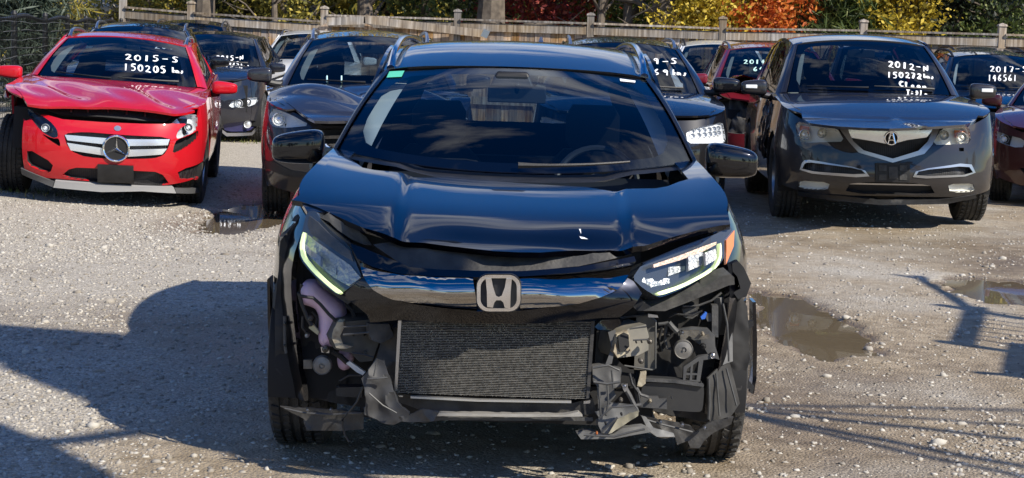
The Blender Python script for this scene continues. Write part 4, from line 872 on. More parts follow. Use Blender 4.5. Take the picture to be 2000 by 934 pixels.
def slab(name, pts, Y, th, m, parent=hr, rd=0, g=.03, cr=0, tiltx=0, tiltz=0, holes=(), seed=0, ang=40):
    """a plate whose outline stands at depth Y; th deep, optionally bent (cr) and leaned back (tilts)"""
    q = [at(u, v, Y) for u, v in pts]; poly = [(p[0], p[2]) for p in q]; hs = [[(at(u, v, Y)[0], at(u, v, Y)[2]) for u, v in h] for h in holes]
    if rd: poly = rounded(poly, rd); hs = [rounded(h, rd) for h in hs]
    a = np.array(poly)
    if ((a[:, 0] * np.roll(a[:, 1], -1) - np.roll(a[:, 0], -1) * a[:, 1]).sum()) < 0: poly = poly[::-1]
    c = a.mean(0)
    if cr and th < .035: g = min(g, .010)
    def S(x, z):
        y = Y + (x - c[0]) * tiltx + (z - c[1]) * tiltz + 0 * x
        if cr:
            y = y + np.array([noise.noise(Vector((xx * 9 + seed, zz * 9, seed * 3.1))) + .9 * abs(noise.noise(Vector((xx * 17, zz * 12, seed)))) + .06 * noise.noise(Vector((xx * 80, zz * 80, seed))) for xx, zz in zip(np.atleast_1d(x), np.atleast_1d(z))]) * cr
        return np.stack([x, y, z], -1)
    return panel(name, S, poly, m, parent, hs, g, th, 0, 1, ang)
PW = lambda pts, g=(0, .72): inv(he.W, he.M, pts, g)
Z5 = lambda p: Z(680, 450, 3.3333, p)
Z1 = lambda p: Z(520, 400, 3.592, p)
Z2 = lambda p: Z(520, 600, 3.336, p)
Z3 = lambda p: Z(1200, 420, 3.893, p)
Z4 = lambda p: Z(1120, 600, 3.014, p)
Z7 = lambda p: Z(740, 600, 3.592, p)
# dark structure behind the opening
mb = MB(); mb.box((0, -.02, .70), (1.5, .7, .36)); mb.box((0, -.30, .50), (.92, .3, .5)); mb.build('engine_bay', DARK, hr, False)
slab('radiator_support', [(690, 452), (1250, 470), (1260, 640), (1240, 660), (700, 650), (680, 560)], -.42, .05, BLACKPL, g=.06)
slab('hood_latch_panel', Z5([(160, 95), (420, 60), (700, 75), (1000, 160), (1250, 150), (1700, 130), (1850, 160), (1500, 232), (1130, 262), (830, 262), (400, 240), (330, 205)]), -.62, .04, DIRTPL, cr=.012, seed=3, tiltz=.5)
# upper grille: painted strips, dark chrome bar in two halves, emblem
strip_top = PW(Z5([(20, 92), (90, 112), (340, 213), (400, 243), (600, 258), (830, 266), (1130, 268), (1500, 240), (1860, 172), (1872, 205), (1500, 275), (1150, 302), (810, 308), (500, 298), (330, 284), (160, 240), (62, 186)]))
panel('upper_grille_strip', he.W, strip_top[::-1], BLK, hr, (), (.04, .02), .03, off=.004)
barL = PW(Z5([(60, 190), (160, 246), (330, 290), (500, 304), (812, 314), (836, 440), (836, 520), (600, 495), (440, 476), (300, 448), (240, 420), (180, 385), (135, 335), (100, 282)]))
barR = PW(Z5([(1120, 310), (1500, 281), (1868, 212), (1822, 300), (1790, 350), (1740, 393), (1640, 432), (1500, 470), (1300, 495), (1120, 515)]))
def barS(q, z): return he.W(q, z)
for b_ in (barL, barR):
    panel('chrome_grille_bar', he.W, b_[::-1], DCHROME, hr, (), (.03, .012), .03, off=.008, crumple=lambda u, v: .024 * np.cos((v - .715) / .05 * 1.3) - .014 + .0015 * np.sin(u * 31 + v * 40))
low = PW(Z5([(105, 300), (135, 340), (180, 390), (240, 425), (300, 453), (440, 481), (600, 500), (836, 525), (1120, 520), (1300, 500), (1500, 475), (1640, 437), (1740, 398), (1790, 355), (1825, 305), (1862, 328), (1915, 410), (1850, 500), (1765, 562), (1640, 566), (1400, 594), (1150, 606), (900, 606), (600, 598), (330, 582), (145, 600), (125, 545), (60, 490), (-15, 440), (-15, 405), (50, 345)]))
panel('upper_bumper_strip', he.W, low[::-1], BLK, hr, (), (.04, .02), .05, off=.0, crumple=lambda u, v: .008 * np.cos((v - .65) / .06) - .004 + .0012 * np.sin(u * 23))
def rrect(x0, y0, x1, y1, r=.3, n=6):
    w, h = x1 - x0, y1 - y0; k = r * min(w, h); o = []
    for cx, cy, a0 in ((x1 - k, y0 + k, -90), (x1 - k, y1 - k, 0), (x0 + k, y1 - k, 90), (x0 + k, y0 + k, 180)):
        for i in range(n + 1):
            t = R(a0 + 90 * i / n); o.append((cx + k * math.cos(t), cy + k * math.sin(t)))
    return o
ye = -.868
em = slab('emblem', Z5(rrect(832, 286, 1128, 534, .32)), ye + .02, .03, BLACKPL, g=.02)
slab('emblem_frame', Z5(rrect(838, 290, 1122, 528, .32)), ye - .002, .02, CHROME, em, g=.012, holes=[Z5(rrect(862, 312, 1098, 508, .3))])
slab('emblem_letter', Z5([(895, 312), (932, 312), (944, 370), (962, 425), (980, 434), (1000, 425), (1020, 370), (1030, 312), (1066, 312), (1058, 400), (1055, 508), (1020, 506), (1010, 470), (995, 456), (965, 456), (952, 470), (942, 504), (905, 500), (903, 400)]), ye - .004, .02, CHROME, em, g=.012)
for o_ in em.children:
    b_ = o_.modifiers.new('bevel', 'BEVEL'); b_.width = .005; b_.segments = 3; b_.limit_method = 'ANGLE'
# headlights
DRL = mat('lit_daytime_strip', (.8, .9, .5), rough=.3, emit=((.85, 1.0, .45), .45))
LENSIN = mat('lamp_chrome_facets', (.36, .37, .38), rough=.25, metal=.45, bump=1.0, bscale=38)
def hlamp(outline, drl, inner, chips, Y, tiltx, extra=()):
    h = slab('headlight', outline, Y + .05, .09, LAMPDK, g=.03, tiltx=tiltx, tiltz=.35, rd=1)
    slab('light_strip', drl, Y + .012, .015, DRL, h, g=.02, tiltx=tiltx, tiltz=.35, rd=1)
    slab('reflector', inner, Y + .03, .01, LENSIN, h, g=.02, tiltx=tiltx, tiltz=.35, cr=.006, seed=1)
    for c in chips: slab('led_reflector', c, Y + .022, .014, mat('led_bowl', (.34, .35, .36), rough=.3, metal=.4, bump=.8, bscale=70), h, g=.02, tiltx=tiltx, tiltz=.6)
    for c, m_ in extra: slab('lamp_panel', c, Y + .02, .012, m_, h, g=.02, tiltx=tiltx, tiltz=.35)
    slab('lens', outline, Y, 0, CLEAR, h, g=.03, tiltx=tiltx, tiltz=.35, rd=1)
    return h
hlamp(Z1([(262, 66), (330, 58), (372, 118), (450, 186), (595, 278), (640, 382), (694, 488), (556, 590), (520, 612), (430, 562), (325, 490), (226, 396), (206, 300), (232, 200)]),
      Z1([(238, 205), (218, 300), (238, 385), (330, 474), (440, 552), (520, 602), (546, 586), (440, 528), (342, 452), (262, 376), (236, 300), (258, 210)]),
      Z1([(270, 225), (330, 265), (460, 335), (600, 410), (680, 488), (595, 548), (480, 500), (350, 420), (270, 345), (252, 290)]),
      [Z1([(300, 320), (385, 362), (385, 420), (310, 375)]), Z1([(398, 350), (500, 410), (495, 480), (400, 430)]), Z1([(535, 430), (620, 450), (655, 490), (592, 535), (510, 500)]), Z1([(270, 280), (296, 300), (300, 345), (272, 325)])], -.60, -.62,
      [(Z1([(285, 90), (350, 130), (440, 205), (590, 300), (625, 375), (520, 330), (400, 262), (300, 215), (275, 150)]), DIRTPL)])
hlamp(Z3([(115, 440), (195, 345), (500, 255), (790, 170), (860, 140), (930, 112), (918, 235), (842, 375), (752, 442), (540, 540), (350, 594), (308, 590), (200, 520)]),
      Z3([(296, 552), (330, 576), (520, 530), (700, 460), (800, 402), (834, 330), (832, 232), (812, 235), (812, 322), (774, 394), (690, 440), (500, 512)]),
      Z3([(130, 440), (210, 365), (500, 300), (795, 235), (795, 320), (750, 385), (650, 430), (420, 505), (270, 522)]),
      [Z3([(270, 380), (400, 350), (395, 420), (260, 450)]), Z3([(410, 350), (545, 315), (540, 420), (400, 455)]), Z3([(560, 310), (680, 280), (675, 380), (555, 415)]), Z3([(690, 285), (785, 262), (775, 340), (690, 375)]), Z3([(150, 435), (250, 390), (245, 500), (200, 490)]), Z3([(265, 465), (400, 425), (390, 490), (270, 515)]), Z3([(410, 428), (530, 395), (520, 445), (405, 485)])], -.60, .62,
      [(Z3([(280, 352), (500, 300), (700, 245), (795, 222), (795, 242), (700, 280), (500, 335), (285, 375)]), mat('turn_signal_strip', (.8, .55, .42), rough=.3, metal=.3, bump=1, bscale=90)), (Z3([(852, 190), (922, 122), (910, 240), (842, 368), (850, 260)]), AMBER), (Z3([(200, 340), (500, 245), (780, 175), (690, 222), (500, 270), (205, 348)]), BLK)])
slab('headlight_bracket', Z3([(160, 702), (215, 640), (272, 680), (400, 640), (560, 590), (700, 545), (830, 470), (890, 458), (925, 490), (930, 548), (880, 552), (800, 580), (700, 615), (560, 665), (380, 722)]), -.57, .05, GREYPL, tiltx=.5, tiltz=-.4, g=.02)
slab('headlight_bracket', Z1([(430, 60), (545, 130), (640, 180), (700, 225), (742, 285), (690, 280), (600, 245), (500, 175), (440, 120), (380, 95)]), -.50, .03, GREYPL, g=.02, cr=.01)
slab('lamp_mount', Z1([(345, 520), (440, 570), (530, 600), (600, 680), (570, 700), (500, 650), (420, 600), (360, 550)]), -.52, .03, GREYPL, g=.02, cr=.008)
slab('lamp_mount', Z3([(895, 370), (940, 350), (985, 400), (1040, 520), (1005, 620), (940, 640), (905, 590), (960, 560), (935, 470), (900, 430)]), -.42, .05, BLACKPL, g=.02)
# condenser
rq = Z7([(155, 98), (1500, 98), (1465, 645), (108, 600)]); YR = -.70
rad = slab('radiator', rq, YR + .02, .04, mat('radiator_core', (.010, .010, .011), rough=.55, base2=(.035, .034, .03), nscale=120, bump=.8, bscale=260), g=.08)
mb = MB(); c0 = [at(u, v, YR) for u, v in rq]
for i in range(44):
    t = (i + .5) / 44; a = c0[0] + (c0[3] - c0[0]) * t; b = c0[1] + (c0[2] - c0[1]) * t
    mb.box((a + b) / 2, (np.linalg.norm(b - a), .014, .0022), Matrix.Rotation(-math.atan2(b[2] - a[2], b[0] - a[0]), 3, 'Y'))
fins = mb.build('cooling_fins', mat('fin_aluminium', (.20, .19, .17), rough=.5, metal=.3, base2=(.07, .068, .062), nscale=90), rad, False); fins['kind'] = 'stuff'
mb = MB(); rr_ = random.Random(4)
for i in range(3000):                          # corrugated fins between the tubes
    t = (rr_.randrange(44) + 1) / 44; s_ = rr_.random(); p = (c0[0] + (c0[1] - c0[0]) * s_) * (1 - t) + (c0[3] + (c0[2] - c0[3]) * s_) * t
    mb.box((p[0], p[1] + .004, p[2]), (.0016, .008, .004))
cf = mb.build('fin_ribs', mat('fin_bright', (.42, .40, .34), rough=.4, metal=.3), rad, False); cf['kind'] = 'stuff'
slab('radiator_frame', Z7([(135, 95), (158, 95), (128, 590), (108, 590)]), YR - .012, .04, SATIN, rad, g=.1)
slab('radiator_frame', Z7([(1490, 100), (1515, 100), (1478, 640), (1455, 640)]), YR - .012, .04, DIRTPL, rad, g=.1)
slab('bottom_rail', Z7([(222, 626), (700, 650), (1350, 660), (1350, 674), (700, 664), (222, 640)]), YR - .02, .03, mat('dull_aluminium', (.5, .49, .46), rough=.45, metal=.8), rad, g=.06)
slab('lower_carrier', Z7([(110, 605), (225, 615), (700, 672), (1350, 676), (1500, 640), (1530, 740), (1400, 770), (700, 745), (330, 740), (110, 660)]), YR + .03, .05, DIRTPL, g=.05, cr=.01)
slab('cross_bar', Z7([(375, 742), (700, 748), (1100, 752), (1300, 758), (1400, 735), (1430, 768), (1100, 772), (700, 768), (385, 764)]), YR - .05, .03, mat('bare_bar', (.42, .40, .36), rough=.5, metal=.6), g=.05, cr=.004)
slab('lower_lip', Z7([(170, 790), (420, 765), (1100, 775), (1500, 775), (1500, 800), (1100, 798), (420, 795), (320, 812)]), YR + .0, .05, GREYPL, g=.05, cr=.01)
mb = MB()
for pl in (Z7([(925, 143), (935, 152), (1060, 146), (1095, 176), (1215, 172), (1240, 132), (1370, 122), (1405, 155), (1370, 185)]), Z7([(430, 148), (520, 158), (640, 162), (735, 158)])):
    mb.tube([at(u, v, YR - .03) for u, v in pl], .0022, 5)
mb.build('grille_mesh_remnant', GREYPL, hr)
slab('radiator_pipe', Z7([(1530, 150), (1590, 150), (1570, 420), (1510, 430)]), -.55, .06, BLACKPL, g=.02)
slab('hanging_clip', Z7([(1515, 140), (1560, 95), (1690, 85), (1700, 120), (1640, 165), (1540, 160)]), -.66, .04, BLK, g=.02, cr=.012)
# --- left wheel bay
slab('wheel_bay_panel', [(536, 600), (548, 470), (585, 425), (705, 470), (720, 560), (735, 650), (782, 650), (775, 800), (700, 795), (560, 770), (538, 745)], -.37, .03, mat('dark_dusty_liner', (.010, .010, .011), rough=.8, base2=(.03, .029, .028), nscale=12), g=.04, cr=.02)
PURP = mat('washer_bottle_plastic', (.50, .36, .50), rough=.4, base2=(.62, .46, .60), nscale=6); PURP.node_tree.nodes['Principled BSDF'].inputs['Subsurface Weight'].default_value = .25; PURP.node_tree.nodes['Principled BSDF'].inputs['Subsurface Radius'].default_value = (.03, .02, .03)
def puff(name, pts, Y, depth, m, parent=hr, rd=2, g=.012):
    """a moulded hollow part: front bulges between its edges"""
    q = [at(u, v, Y) for u, v in pts]; poly = rounded([(p[0], p[2]) for p in q], rd); a = np.array(poly)
    if ((a[:, 0] * np.roll(a[:, 1], -1) - np.roll(a[:, 0], -1) * a[:, 1]).sum()) < 0: poly = poly[::-1]
    B = np.array(subdiv(poly, (.01, .01)))
    def S(x, z):
        p = np.stack([np.atleast_1d(x), np.atleast_1d(z)], -1); d = np.array([np.hypot(*(B - k).T).min() for k in p])
        return np.stack([x, Y - depth * np.sqrt(np.clip(d, 0, .03) / .03) * .6, z], -1)
    return panel(name, S, poly, m, parent, (), g, depth, 0, 1, 60)
wb_ = puff('washer_bottle', [(586, 562), (594, 550), (618, 550), (653, 582), (670, 596), (675, 618), (666, 640), (662, 676), (631, 678), (622, 668), (622, 640), (623, 620), (617, 604), (604, 598), (590, 594), (585, 582)], -.47, .07, PURP)
puff('washer_bottle_base', Z2([(470, 285), (555, 278), (570, 340), (545, 400), (505, 415), (470, 395), (460, 340)]), -.46, .05, PURP, wb_)
wires = []; WR = lambda pts, r_, n=7: wires.append((pts, r_)); WR([at(u, v, -.55) for u, v in Z1([(235, 640), (330, 655), (380, 700), (440, 770), (505, 830)])], .006, 7); WR([at(u, v, -.50) for u, v in Z1([(250, 560), (228, 620), (250, 700), (290, 800), (320, 850)])], .007, 7)
WR([at(u, v, -.5) for u, v in Z2([(430, 290), (480, 320), (530, 365)])], .010, 7); WR([at(u, v, -.56) for u, v in Z2([(620, 445), (540, 445), (480, 480), (470, 520)])], .004, 6); WR([at(u, v, -.62) for u, v in Z2([(630, 520), (590, 620), (530, 690), (495, 740), (510, 830), (540, 880)])], .004, 6)
for w_, r_ in wires: mb = MB(); mb.tube(w_, r_, 7); mb.build('wire', BLACKPL, hr)
st = slab('frame_rail_end', Z2([(480, 92), (668, 86), (735, 100), (740, 210), (690, 355), (610, 360), (560, 300), (455, 268), (430, 200)]), -.58, .16, mat('dark_frame_steel', (.03, .03, .03), rough=.6, base2=(.075, .07, .06), nscale=14), tiltx=.3)
slab('cut_edge', Z2([(430, 170), (460, 100), (500, 98), (505, 140), (480, 190), (500, 245), (560, 262), (520, 275), (455, 268), (425, 205)]), -.63, .04, RUST, st, g=.012, cr=.015)
slab('beam_bracket', Z2([(672, 105), (800, 115), (830, 200), (745, 238), (690, 215), (668, 160)]), -.62, .03, GREYPL, tiltx=.4)
slab('duct_side', Z2([(745, 235), (830, 130), (862, 140), (835, 540), (800, 440), (715, 345), (740, 250)]), -.58, .03, DIRTPL, g=.02, cr=.015)
slab('torn_air_guide', Z2([(618, 466), (650, 430), (715, 347), (760, 360), (808, 462), (850, 620), (935, 690), (905, 730), (830, 770), (770, 762), (640, 705), (650, 600), (642, 530)]), -.77, .012, mat('torn_guide_plastic', (.028, .028, .03), rough=.65, base2=(.06, .06, .06), nscale=10), g=.018, cr=.03, seed=5, ang=38)
slab('undertray_edge', Z2([(840, 720), (935, 705), (1020, 660), (1120, 690), (1090, 745), (930, 755), (860, 745)]), -.78, .01, GREYPL, g=.018, cr=.03, seed=8, ang=38)
slab('torn_undertray', Z2([(88, 648), (190, 655), (300, 660), (560, 680), (632, 690), (632, 800), (500, 806), (262, 804), (248, 730), (170, 690)]), -.55, .012, DIRTPL, g=.02, cr=.016, seed=2, ang=38)
slab('module_box', Z2([(455, 525), (625, 520), (625, 592), (455, 580)]), -.52, .06, BLACKPL)
slab('connector', Z2([(520, 368), (545, 353), (645, 425), (628, 445), (590, 425)]), -.55, .02, mat('white_plug', (.6, .6, .58), rough=.5), g=.01)
slab('fuse_plug', Z2([(275, 135), (300, 108), (345, 160), (335, 182)]), -.5, .02, mat('yellowed_plug', (.4, .36, .22), rough=.5), g=.01)
slab('bracket', Z2([(242, 345), (298, 345), (298, 402), (242, 402)]), -.49, .02, STEEL, g=.02)
def disc(px, r_, Y, m, name, parent=hr, prof=None):
    c = at(px[0], px[1], Y); Mt = Matrix.Translation(Vector(c)) @ Matrix.Rotation(R(90), 4, 'X')
    pr = prof or [(r_, -.02), (r_, 0), (r_ * .93, .006), (r_ * .88, .004), (r_ * .3, .009), (r_ * .26, .004), (r_ * .14, .004), (r_ * .12, .014), (.0005, .014)]
    mb = MB(); mb.lathe(pr, 28, Mt); return mb.build(name, m, parent)
HORN = mat('dusty_horn_metal', (.12, .115, .11), rough=.55, metal=.5, base2=(.24, .23, .21), nscale=30)
disc(Z2([(364, 380)])[0], .034, -.52, HORN, 'horn'); disc(Z4([(648, 250)])[0], .034, -.56, HORN, 'horn')
# --- right wheel bay
slab('wheel_bay_panel', [(1170, 590), (1250, 575), (1430, 545), (1460, 600), (1465, 700), (1440, 790), (1400, 830), (1260, 800), (1160, 790)], -.38, .03, MATS['dark_dusty_liner'], g=.04, cr=.02)
slab('mount_plate', Z4([(280, 330), (250, 290), (270, 120), (320, 60), (430, 45), (475, 60), (490, 90), (485, 360), (470, 375), (330, 365)]), -.50, .02, mat('plate_steel', (.06, .06, .058), rough=.55, base2=(.15, .14, .12), nscale=10, metal=.3))
bm_ = slab('frame_rail_end', Z4([(238, 250), (255, 160), (330, 122), (430, 108), (448, 180), (445, 262), (380, 288), (255, 292)]), -.64, .12, mat('lit_frame_steel', (.12, .115, .10), rough=.6, base2=(.22, .2, .16), nscale=12), tiltx=.5, rd=0)  # paler copy of the frame steel, sunlight put into its colour
slab('torn_opening', Z4([(262, 168), (300, 150), (326, 165), (330, 235), (300, 262), (272, 265)]), -.69, .006, DARK, bm_, tiltx=.5, g=.012)
slab('cut_edge', Z4([(234, 255), (255, 158), (320, 140), (332, 170), (326, 245), (345, 262), (260, 296)]), -.675, .02, RUST, bm_, tiltx=.5, g=.012, cr=.012, holes=[Z4([(266, 175), (300, 158), (320, 170), (322, 232), (298, 255), (272, 258)])])
BRKT = mat('grey_bracket_plastic', (.035, .036, .038), rough=.6, base2=(.085, .083, .08), nscale=14)
slab('torn_bracket', Z4([(112, 350), (210, 335), (225, 360), (275, 368), (278, 470), (235, 480), (250, 520), (210, 570), (205, 640), (150, 640), (138, 465), (115, 437)]), -.70, .03, BRKT, g=.018, cr=.016, seed=4, ang=38)
slab('bracket_arm', Z4([(205, 150), (250, 135), (245, 240), (225, 330), (185, 340), (225, 240)]), -.68, .03, BRKT, tiltz=.2)
slab('lower_clip', Z4([(128, 622), (180, 600), (225, 570), (355, 570), (388, 618), (300, 655), (262, 700), (215, 748), (165, 740), (145, 690), (150, 650)]), -.73, .02, mat('light_grey_plastic', (.07, .072, .075), rough=.5, base2=(.17, .168, .16), nscale=12), g=.016, cr=.02, seed=6, ang=38)
slab('torn_strip', Z4([(205, 748), (262, 662), (330, 630), (384, 612), (382, 640), (310, 690), (225, 742)]), -.76, .008, mat('yellowed_plastic', (.24, .22, .16), rough=.6), g=.02, cr=.02, seed=9)
slab('skid_bar', Z4([(18, 740), (55, 730), (235, 748), (285, 714), (415, 700), (455, 738), (330, 758), (235, 776), (45, 778)]), -.72, .05, MATS['light_grey_plastic'], g=.03, cr=.006)
slab('torn_undertray', Z4([(398, 640), (440, 645), (500, 660), (620, 685), (690, 700), (720, 735), (780, 690), (830, 668), (942, 648), (930, 692), (860, 722), (800, 760), (768, 790), (742, 832), (690, 830), (672, 788), (612, 812), (600, 770), (520, 760), (470, 730), (430, 690)]), -.60, .01, DIRTPL, g=.016, cr=.022, seed=7, ang=38)
slab('undertray_lip', Z4([(400, 640), (430, 650), (470, 710), (590, 745), (598, 765), (490, 762), (440, 725)]), -.66, .015, MATS['light_grey_plastic'], g=.016, cr=.02, seed=11)
rs = slab('resonator_box', Z4([(398, 480), (425, 440), (600, 450), (755, 466), (770, 482), (762, 604), (742, 622), (600, 612), (398, 592)]), -.60, .08, mat('resonator_plastic', (.022, .023, .025), rough=.45, base2=(.038, .038, .038), nscale=8), rd=1, g=.03, tiltz=-.12)
bv_ = rs.modifiers.new('bevel', 'BEVEL'); bv_.width = .010; bv_.segments = 3; bv_.limit_method = 'ANGLE'
slab('box_rim', Z4([(425, 424), (600, 434), (768, 458), (766, 470), (600, 448), (425, 438)]), -.62, .03, GREYPL, rs, g=.03)
slab('clip_plate', Z4([(395, 528), (500, 528), (505, 542), (550, 542), (550, 600), (395, 590)]), -.635, .02, BRKT, rs)
disc(Z4([(452, 552)])[0], .006, -.645, RUST, 'bolt', rs)
slab('horn_bracket', Z4([(612, 130), (700, 118), (790, 125), (832, 170), (835, 230), (860, 310), (800, 290), (770, 240), (700, 190), (620, 190)]), -.50, .02, BRKT, holes=[Z4([(762, 220), (780, 220), (780, 240), (762, 240)])])
slab('horn_mount', Z4([(625, 140), (740, 140), (745, 168), (800, 165), (800, 185), (720, 190), (680, 170), (655, 195), (630, 190)]), -.54, .02, STEEL)
for u, v in ((640, 150), (762, 160)): disc(Z4([(u, v)])[0], .0065, -.56, RUST if u > 700 else SATIN, 'bolt')
for u, v in ((450, 203), (398, 318)): disc(Z4([(u, v)])[0], .010, -.70 if v > 300 else -.68, STEEL, 'bolt')
slab('ladder_bracket', Z4([(648, 352), (740, 290), (812, 282), (815, 305), (765, 312), (745, 440), (645, 440)]), -.55, .03, BRKT, g=.02, holes=[Z4([(668, 365), (690, 348), (688, 388), (665, 388)]), Z4([(705, 340), (738, 318), (730, 390), (700, 390)]), Z4([(662, 400), (686, 400), (684, 430), (660, 430)]), Z4([(700, 400), (728, 400), (724, 430), (698, 430)])])
slab('liner_edge', Z4([(858, -60), (935, -70), (946, 330), (868, 342), (885, 200), (880, 60)]), -.42, .03, mat('worn_liner_edge', (.2, .2, .2), rough=.45, base2=(.1, .1, .1), nscale=9), g=.02, cr=.012, tiltx=1.0)
slab('torn_liner', Z4([(782, 405), (850, 355), (925, 335), (960, 470), (988, 580), (930, 650), (800, 672), (785, 560)]), -.43, .01, mat('dusty_liner', (.018, .018, .018), rough=.75, base2=(.045, .043, .04), nscale=10), g=.02, cr=.014, seed=13, tiltx=.5)
slab('fender_stay', Z4([(1010, 90), (1060, 80), (1062, 110), (1035, 130), (1030, 430), (1065, 470), (1055, 512), (1035, 500), (1040, 485), (1005, 470), (1005, 440)]), -.28, .03, BLACKPL, g=.03)
slab('fender_skirt', Z4([(1055, -30), (1074, -30), (1082, 200), (1078, 420), (1062, 512), (1045, 508), (1055, 420)]), -.22, .10, BLK, g=.04)
slab('fender_skirt', Z2([(5, -180), (22, -190), (28, 100), (45, 300), (68, 440), (50, 445), (25, 300), (10, 100)]), -.22, .10, BLK, g=.04)
wires = []; WR([at(u, v, -.5) for u, v in Z4([(545, 90), (540, 200), (550, 245), (575, 245)])], .006, 7); WR([at(u, v, -.52) for u, v in Z4([(560, 90), (585, 120), (615, 150)])], .010, 7); WR([at(u, v, -.70) for u, v in Z4([(300, 470), (330, 520), (360, 580), (400, 575)])], .009, 7); WR([at(u, v, -.66) for u, v in Z4([(370, 475), (395, 515), (440, 530)])], .006, 7)
WR([at(u, v, -.5) for u, v in Z3([(520, 695), (640, 688), (740, 650), (815, 590)])], .004, 6); 
for w_, r_ in wires: mb = MB(); mb.tube(w_, r_, 7); mb.build('hose', GREYPL, hr)
slab('blue_plug', Z3([(655, 775), (690, 740), (705, 745), (690, 790), (665, 795)]), -.5, .02, mat('blue_plug', (.03, .12, .5), rough=.4), g=.01)
slab('strut_post', Z3([(742, 690), (790, 690), (790, 930), (742, 930)]), -.48, .05, GREYPL)
slab('hose_joint', Z4([(280, 455), (318, 450), (322, 490), (300, 500)]), -.71, .02, SATIN, g=.01)
# bonnet chip of bare paint
ch = inv(he.H, he.M, Z(560, 280, 2.2222, [(1268, 374), (1276, 374), (1278, 396)]), (.2, -.5)); panel('bare_chip', he.H, ch, WHITEP, hr, (), .02, 0, off=.002)
ch = inv(he.H, he.M, Z(560, 280, 2.2222, [(1270, 406), (1290, 410), (1308, 418), (1278, 416)]), (.2, -.5)); panel('bare_chip', he.H, ch, WHITEP, hr, (), .02, 0, off=.002)
# windscreen stickers
Z6 = lambda p: Z(660, 110, 2.857, p)
for pts, m_ in ((Z6([(288, 88), (372, 84), (356, 118), (272, 122)]), mat('green_sticker', (.10, .55, .36), rough=.5)), (Z6([(1572, 128), (1660, 140), (1658, 150), (1576, 142)]), WHITEP)):
    panel('sticker', he.WS, inv(he.WS, he.M, pts, (-.5, .8))[::-1], m_, hr, (), .05, 0, off=.003)
c = at(*Z6([(910, 128)])[0], 1.22); mb = MB(); mb.box(c + np.array([.05, .03, 0]), (.20, .10, .07), None, .7); mb.build('sensor_housing', BLACKPL, hr, bevel=.01)
# roof fin and moulding end pieces
mb = MB(); a = he.RF(np.array([.12]), np.array([2.75]))[0]; mb.add([(a[0] - .02, a[1], a[2]), (a[0] + .02, a[1], a[2]), (a[0] + .02, a[1] + .14, a[2]), (a[0] - .02, a[1] + .14, a[2]), (a[0] - .006, a[1] + .09, a[2] + .06), (a[0] + .006, a[1] + .09, a[2] + .06), (a[0] + .006, a[1] + .14, a[2] + .06), (a[0] - .006, a[1] + .14, a[2] + .06)], [(0, 1, 5, 4), (1, 2, 6, 5), (2, 3, 7, 6), (3, 0, 4, 7), (4, 5, 6, 7)]); mb.build('antenna_fin', SATIN, hr)

# small hardware of the torn-open front: ribs, clips, bolts, straps
RIBM = mat('rib_plastic', (.03, .031, .033), rough=.5, base2=(.07, .07, .068), nscale=20)
def rib(pts, Y, r_, m_=RIBM, nm='rib'):
    mb = MB(); mb.tube([at(u, v, Y) for u, v in pts], r_, 6); return mb.build(nm, m_, hr)
for pts, Y, r_ in ((Z4([(150, 470), (160, 640)]), -.735, .004), (Z4([(200, 460), (205, 560), (190, 640)]), -.735, .004), (Z4([(118, 440), (200, 452), (275, 440)]), -.735, .005), (Z4([(115, 358), (205, 342), (270, 372)]), -.735, .004),
                   (Z4([(225, 372), (235, 478)]), -.735, .004), (Z4([(150, 655), (225, 590), (350, 580)]), -.775, .004), (Z4([(165, 735), (215, 690), (260, 650)]), -.775, .004), (Z4([(60, 752), (240, 762), (320, 740), (420, 718)]), -.775, .004),
                   (Z4([(420, 660), (520, 690), (640, 720), (700, 735)]), -.64, .004), (Z4([(795, 420), (800, 560), (795, 660)]), -.47, .006), (Z4([(840, 390), (850, 520), (860, 640)]), -.46, .004), (Z4([(900, 360), (930, 470), (960, 580)]), -.44, .004),
                   (Z4([(275, 65), (320, 58), (440, 48), (484, 80), (482, 360), (465, 370), (300, 345)]), -.525, .004), (Z4([(330, 128), (430, 115)]), -.72, .003), (Z4([(350, 195), (440, 190)]), -.71, .003),
                   (Z2([(660, 470), (790, 460)]), -.80, .004), (Z2([(670, 560), (760, 640), (850, 690)]), -.80, .003), (Z2([(720, 360), (700, 450)]), -.80, .003), (Z2([(120, 660), (250, 690), (420, 700), (620, 690)]), -.58, .004), (Z2([(120, 60), (122, 250), (130, 300)]), -.40, .006), (Z2([(175, 40), (190, 260)]), -.40, .006),
                   (Z2([(500, 180), (670, 165)]), -.66, .004), (Z2([(500, 130), (660, 120)]), -.66, .003), (Z4([(500, 100), (540, 95), (560, 90)]), -.52, .006), (Z4([(880, -20), (905, 100), (915, 320)]), -.46, .004)):
    rib(pts, Y, r_)
for (u, v), Y, r_, m_ in [((570, 180), -.60, .004, DARK), ((640, 180), -.60, .004, DARK), ((645, 300), -.61, .007, STEEL), ((120, 108), -.41, .005, STEEL), ((120, 250), -.41, .005, STEEL), ((270, 670), -.60, .006, SATIN), ((422, 668), -.60, .006, SATIN), ((285, 75), -.5, .010, STEEL), ((265, 185), -.5, .008, SATIN), ((385, 275), -.52, .012, STEEL)]:
    disc(Z2([(u, v)])[0], r_, Y, m_, 'bolt')
